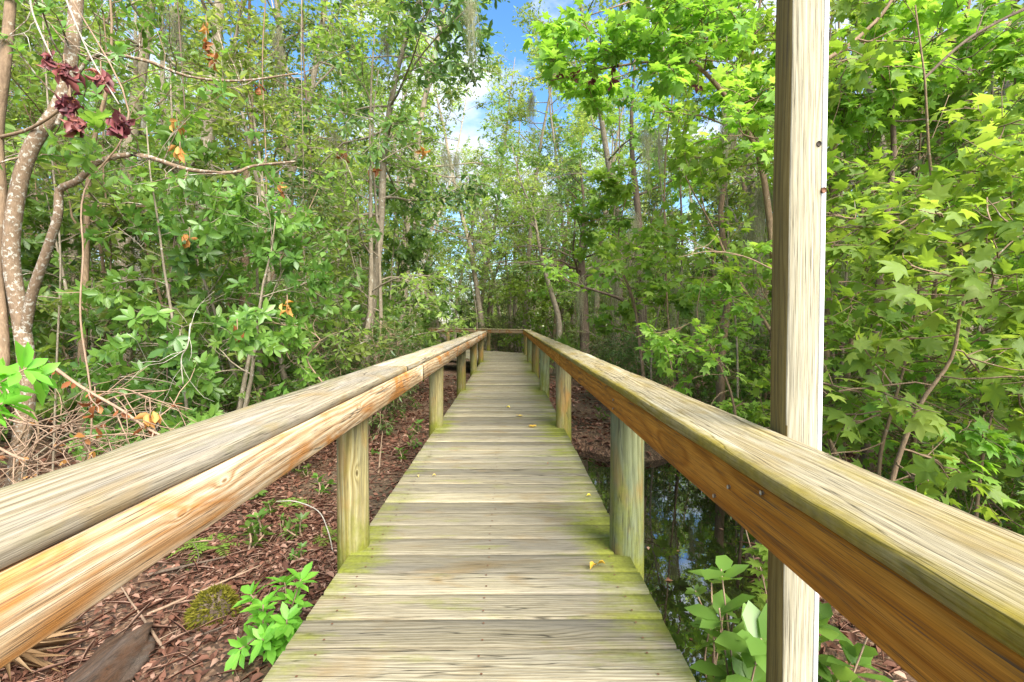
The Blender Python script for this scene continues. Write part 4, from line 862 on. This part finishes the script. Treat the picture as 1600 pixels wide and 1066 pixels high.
vine('vine coiled around the foot of the lichen-spotted tree', ((-15, 720, 3.2), (30, 690, 3.15), (50, 640, 3.2), (60, 690, 3.2), (15, 740, 3.2), (50, 770, 3.2)), .010, .008, seed=7, sub=6, mat='bark_brown')
vine('bare arching shoots above the middle of the left rail', ((505, 600, 4.6), (480, 560, 4.5), (500, 530, 4.5), (455, 510, 4.5), (440, 560, 4.5)), .008, .004, seed=8, sub=10, mat='twig')
vine('grey crooked twigs hanging in the glossy shrubs', ((300, 505, 3.0), (295, 540, 3.), (285, 560, 3.), (287, 600, 3.)), .004, .003, seed=9, sub=7, mat='bark_pale')
vine('curved bare runner on the litter behind the nearest left post', ((430, 785, 2.9), (460, 785, 3.), (495, 800, 2.9), (510, 830, 2.8), (518, 865, 2.8)), .004, .003, seed=10, mat='bark_pale')
vine('leafless tendril curling right of the tall post', ((1285, 660, 3.2), (1300, 690, 3.2), (1312, 720, 3.2), (1340, 760, 3.2)), .006, .004, seed=11, mat='bark_brown')
vine('long thin branch reaching left from the tall post', ((1210, 422, 3.2), (1160, 400, 3.2), (1110, 393, 3.2), (1060, 402, 3.2)), .005, .002, seed=12, sub=3, mat='twig')
vine('dark diagonal branch above the star leaves right of the tall post', ((1285, 98, 3.), (1325, 72, 3.), (1370, 30, 3.), (1400, -15, 3.)), .014, .010, seed=13, sub=4, mat='bark_brown')
vine('forked dark branch high on the right', ((1440, 125, 3.2), (1500, 70, 3.2), (1550, 40, 3.2), (1620, 5, 3.2)), .010, .010, seed=14, sub=7, mat='bark_dark')

rs_ = np.random.default_rng(77)
for k, (x, Y, r_, l_) in enumerate(((1020, 6.5, .018, 'just right of the thick dark trunk'), (1055, 5.6, .014, 'between the thick dark trunk and the vine-wrapped one'), (1085, 7.2, .022, 'in the gap left of the vine-wrapped trunk'), (1165, 4.8, .013, 'close left of the tall post'), (1192, 6.4, .024, 'half hidden by the tall post'),
        (1300, 5.2, .016, 'first one right of the tall post'), (1338, 6.2, .022, 'behind the slim brown stem'), (1420, 4.6, .013, 'between dark trunk and mottled trunk'), (1448, 6.4, .024, 'left of the mottled trunk'), (1505, 4.4, .014, 'between mottled and broad grey trunks'), (1590, 4.9, .016, 'at the right edge'), (945, 9.5, .02, 'right of the dark-leaved oak'),
        (80, 4.6, .012, 'right of the forked lichen tree'), (180, 5.6, .014, 'left of the pale straight trunk'), (255, 4.8, .010, 'right of the pale straight trunk'), (335, 6.2, .016, 'left of the brown straight trunk'), (430, 5.6, .012, 'right of the brown straight trunk'), (478, 7., .018, 'left of the thin straight grey stem'), (515, 6.3, .010, 'near the top of the left rail slope'))):
    xs = x+np.cumsum(rs_.normal(0, 9, 7)); P_ = [(xs[q], 700-150*q, Y) for q in range(7)]
    P_[0] = (xs[0], VPY+(CAM_H-GZ+.05)*FPX/Y, Y)
    vine('thin upright woody stem '+l_, P_, r_*.8, r_*.55, mat=['bark', 'bark_brown', 'bark_dark'][k % 3], name='thin_stem', sub=7, seed=400+k, group='thin upright stems', leaves=(['leaf_gum', 'leaf_bay'][x < 700], 8, 6, .09))
for k, (a_, b_, l_) in enumerate((((-30, 640, 3.1), (260, 700, 2.6), 'upper'), ((-20, 720, 3.1), (200, 640, 2.7), 'crossing'), ((60, 660, 3.3), (300, 640, 2.8), 'farther'), ((0, 770, 2.9), (160, 700, 2.5), 'lowest'), ((-10, 560, 3.2), (110, 700, 2.8), 'steepest'), ((120, 720, 3.0), (330, 655, 2.6), 'rightmost'))):
    a_ = np.array(a_); b_ = np.array(b_); mid = (a_+b_)/2+[rs_.normal(0, 12), rs_.normal(0, 25), .05]
    vine('tangled bare pinkish twigs low behind the left rail, %s spray' % l_, (tuple(a_), tuple((a_+mid)/2+[0, rs_.normal(0, 12), 0]), tuple(mid), tuple((b_+mid)/2+[0, rs_.normal(0, 12), 0]), tuple(b_)), .006, .002, seed=430+k, sub=13, name='bare_twigs', group='bare twigs behind the left rail', leaves=('leaf_dead', 3, 3, .05))

# wilted purple-brown magnolia clusters, brown dead leaf clusters
def cluster(label, x, y, Y, s_, leafm, n, seed, name='wilted_cluster', cat='leaf cluster', group=None, stringy=True):
    r_ = np.random.default_rng(seed); c = px(x, y, Y); o = empty(name, tuple(c), label, cat, group); lm = MB(); sm = MB()
    tube(sm, [(0, 0, .10), (.003, 0, .03), (0, 0, -.01)], .004, .003, 5); sm.build('stem', M['twig'], o)
    D = unit(r_.normal(0, 1, (n, 3))+np.array([0, 0, -1.3])); P = r_.normal(0, .32, (n, 3))*s_*np.array([.6, .6, 1]); N = r_.normal(0, 1, (n, 3))
    V, F = ELL; V = V.copy(); V[:, 2] += .9*np.abs(V[:, 1])-.25*V[:, 0]**2
    put_leaves(lm, (V, F), P, D, N, s_*r_.uniform(.6, 1.1, n), r_.uniform(0, 1, n), 1.25); lm.build('leaves', M[leafm], o, smooth=False)
    if stringy:
        ss = MB(); k = 40; put_leaves(ss, tpl_simple(.05), r_.normal(0, .1, (k, 3))*s_, unit(r_.normal(0, 1, (k, 3))+[0, -.3, .2]), r_.normal(0, 1, (k, 3)), s_*.42, r_.uniform(.2, .8, k)); ss.build('tassel', M['leaf_dead'], o)
for k, (x, y, l_) in enumerate(((88, 98, 'topmost'), (112, 118, 'second from the top'), (120, 165, 'middle'), (128, 198, 'lowest'), (168, 128, 'in the right-hand strand'), (196, 200, 'hanging alone to the right'))):
    cluster('wilted purple-brown leaf cluster beside the lichen-spotted tree, '+l_, x, y, 2.9, .085 if k else .06, 'leaf_purple', 30, 90+k, group='wilted purple-brown clusters')
for k, (x, y, Y, l_) in enumerate(((330, 75, 4, 'in the upper left branches'), (342, 100, 4, 'just under the topmost pair of brown leaves'), (287, 238, 3.5, 'above the long pale branch'), (283, 200, 3.7, 'beside the lone purple cluster'), (300, 375, 4., 'high in the left shrubs'), (540, 245, 6.4, 'left of the leaning trunk'), (585, 265, 6.6, 'against the leaning trunk'), (662, 237, 6.6, 'right of the leaning trunk'), (410, 140, 4.5, 'beside the hanging twigs at upper left'), (450, 480, 3.8, 'lower left, nearest the rail'), (372, 520, 3.4, 'low in the glossy shrubs'), (440, 293, 4.3, 'at the middle of the left foliage'), (235, 650, 2.7, 'on the dead branch above the rail'), (150, 630, 2.8, 'on the twigs beside the lichen trunk'), (330, 50, 4.2, 'the highest of the upper left ones'))):
    cluster('dry orange-brown dead leaf cluster '+l_, x, y, Y, .075 if Y < 5 else .13, 'leaf_dead', 8, 120+k, name='dead_leaf_cluster', group='dry brown leaf clusters', stringy=False)
for k, (x, y, Y, l_) in enumerate(((875, 115, 3.6, 'leftmost'), (897, 120, 3.6, 'second from the boardwalk side'), (927, 125, 3.6, 'largest'), (955, 130, 3.6, 'beside the largest one'), (958, 105, 3.6, 'highest'), (1088, 137, 4., 'alone near the forked limb'))):
    cluster('small dark dangling seed cluster under the gum leaves, '+l_, x, y, Y, .05, 'leaf_purple', 12, 150+k, name='seed_cluster', cat='seed cluster', group='dark dangling seed clusters', stringy=False)

# Spanish moss: hanging swags of fine strands
def moss_proto(seed, L_=1.5, wd=.085, n=150):
    r_ = np.random.default_rng(seed); m_ = MB()
    sw = [(r_.normal(0, wd*.8), r_.normal(0, wd*.6), r_.uniform(-.15, .1), r_.uniform(.35, 1)) for _ in range(6)]
    for q in range(n):
        cx_, cy_, cz_, cl_ = sw[r_.integers(0, 6)]
        a = np.array([cx_+r_.normal(0, wd*.22), cy_+r_.normal(0, wd*.22), cz_+r_.uniform(-.12, .08)]); l = L_*cl_*r_.uniform(.15, 1)**1.3; k = 8
        z = np.linspace(0, -l, k); pull = np.linspace(0, .75, k)
        P = np.stack([a[0]+(cx_-a[0])*pull+np.cumsum(r_.normal(0, .022, k)), a[1]+(cy_-a[1])*pull+np.cumsum(r_.normal(0, .022, k)), a[2]+z], -1)
        wv = r_.uniform(.0015, .0035); th = r_.uniform(0, 3.14); s_ = np.array([math.cos(th), math.sin(th), 0])*wv
        V = np.concatenate([P+s_*np.linspace(1, .3, k)[:, None], P-s_*np.linspace(1, .3, k)[:, None]]); F = [(i, i+1, k+i+1, k+i) for i in range(k-1)]
        m_.add(V, F, r_.uniform(0, 1))
        m = 8; ii = r_.integers(0, k, m); put_leaves(m_, tpl_simple(.05), P[ii], unit(r_.normal(0, 1, (m, 3))+[0, 0, -1.]), r_.normal(0, 1, (m, 3)), .032, r_.uniform(0, 1, m))
    return m_
mosses = []
spots = [(735, 10, 5.5, .9, 'hanging beside the top of the leaning tree'), (695, 235, 9, 1.0, 'hanging right of the leaning tree'), (715, 245, 9.5, .9, 'next to the one right of the leaning tree'), (745, 300, 14, 1.1, 'over the left rail end'), (1003, 205, 5.2, .75, 'thickest one near the dark trunk'), (1025, 215, 5.6, .8, 'beside the thickest one near the dark trunk'),
         (1135, 165, 4, .6, 'on the fork of the arching gum'), (1143, 185, 4, .6, 'lower on the fork of the arching gum'), (1190, 300, 4.6, .9, 'against the tall post'), (1170, 350, 5, 1.1, 'left of the tall post at eye height'), (1200, 330, 5.2, 1.2, 'just behind the tall post'), (990, 340, 8, 1.2, 'on the dark trunk, upper'), (1010, 400, 8, 1.3, 'on the dark trunk, lower'),
         (960, 420, 9, 1.4, 'left of the dark trunk'), (905, 440, 10.5, 1.2, 'on the dark-leaved oak'), (930, 400, 10.5, 1.2, 'right of the dark-leaved oak'), (1060, 430, 7, 1.2, 'between dark trunk and vine-wrapped trunk'), (1090, 480, 7, .9, 'low between dark trunk and vine-wrapped trunk'), (830, 150, 12, 1.3, 'high over the bend'), (850, 310, 15, 1.6, 'above the right rail end'),
         (280, 30, 5, .8, 'at the top above the left shrubs'), (280, 240, 6, 1.6, 'long and thin in the left woods'), (205, 280, 6, 1., 'behind the forked lichen tree'), (480, 330, 9, 1.4, 'in the woods left of the thin stem'), (650, 330, 12, 1.4, 'behind the leaning tree'), (520, 200, 8, 1.2, 'above the thin straight stem'), (1350, 170, 4.5, .9, 'right of the tall post, high'),
         (1410, 460, 4.5, .9, 'on the mottled trunk'), (1500, 120, 5.2, .9, 'on the broad grey trunk'), (1310, 330, 5, 1., 'between the tall post and slim brown stem'), (760, 330, 20, 2.0, 'beyond the bend, left of centre'), (815, 360, 20, 2.0, 'beyond the bend, right of centre'), (1385, 250, 5.6, 1., 'behind the orange-brown limb'), (440, 60, 7, 1.1, 'high left of the leaning tree'), (600, 60, 6.5, .7, 'beside the leaning trunk near the top')]
mp_ = []
for q in range(3):
    o = moss_proto(200+q).build('spanish_moss', M['moss_hang']); mp_.append(o)
for k, (x, y, Y, s_, l_) in enumerate(spots):
    o = mp_[k] if k < 3 else mp_[k % 3].copy()
    if k >= 3: COL.objects.link(o)
    o.location = px(x, y, Y); o.scale = (s_*.8, s_*.8, s_*.9); o.rotation_euler = (0, 0, k*1.3)
    tag(o, 'grey-green hanging moss '+l_, 'hanging moss', 'swags of hanging moss')

# dry palm fronds at the lower left corner
b = on_ground(30, 1040); o = empty('dry_frond', tuple(b), 'dry straw-coloured palm frond on the litter at the lower left corner', 'palm frond')
m_ = MB(); r_ = np.random.default_rng(9); n = 26; th = np.linspace(-.9, 1.3, n)
put_leaves(m_, tpl_simple(.035), r_.normal(0, .02, (n, 3))+[-.12, 0, .05], np.stack([np.cos(th), np.sin(th)*.8, r_.normal(-.02, .07, n)], -1), r_.normal(0, .5, (n, 3))+[0, 0, 1], r_.uniform(.2, .38, n), r_.uniform(0, 1, n)); m_.build('blades', M['straw'], o)
# where a handful look alike, count them across the view
ORD = 'leftmost second third fourth fifth sixth seventh eighth ninth tenth eleventh twelfth thirteenth fourteenth fifteenth sixteenth seventeenth eighteenth nineteenth twentieth'.split()
by = {}
for o in list(COL.objects):
    if o.parent is None and o.get('label') and (o.get('group') == o.get('label') or o.name.startswith('seedling')): by.setdefault(o['label'], []).append(o)
for l_, os_ in by.items():
    n = len(os_)
    if n < 2: continue
    os_.sort(key=lambda o: o.location.x/max(o.location.y, .1))
    for k, o in enumerate(os_):
        if k <= n-1-k: o['label'] = l_+(', leftmost' if k == 0 else ', %s from left' % ORD[k])
        else: q = n-1-k; o['label'] = l_+(', rightmost' if q == 0 else ', %s from right' % ORD[q])
print('objects', len(bpy.data.objects), 'protos unused', set(protos)-used)
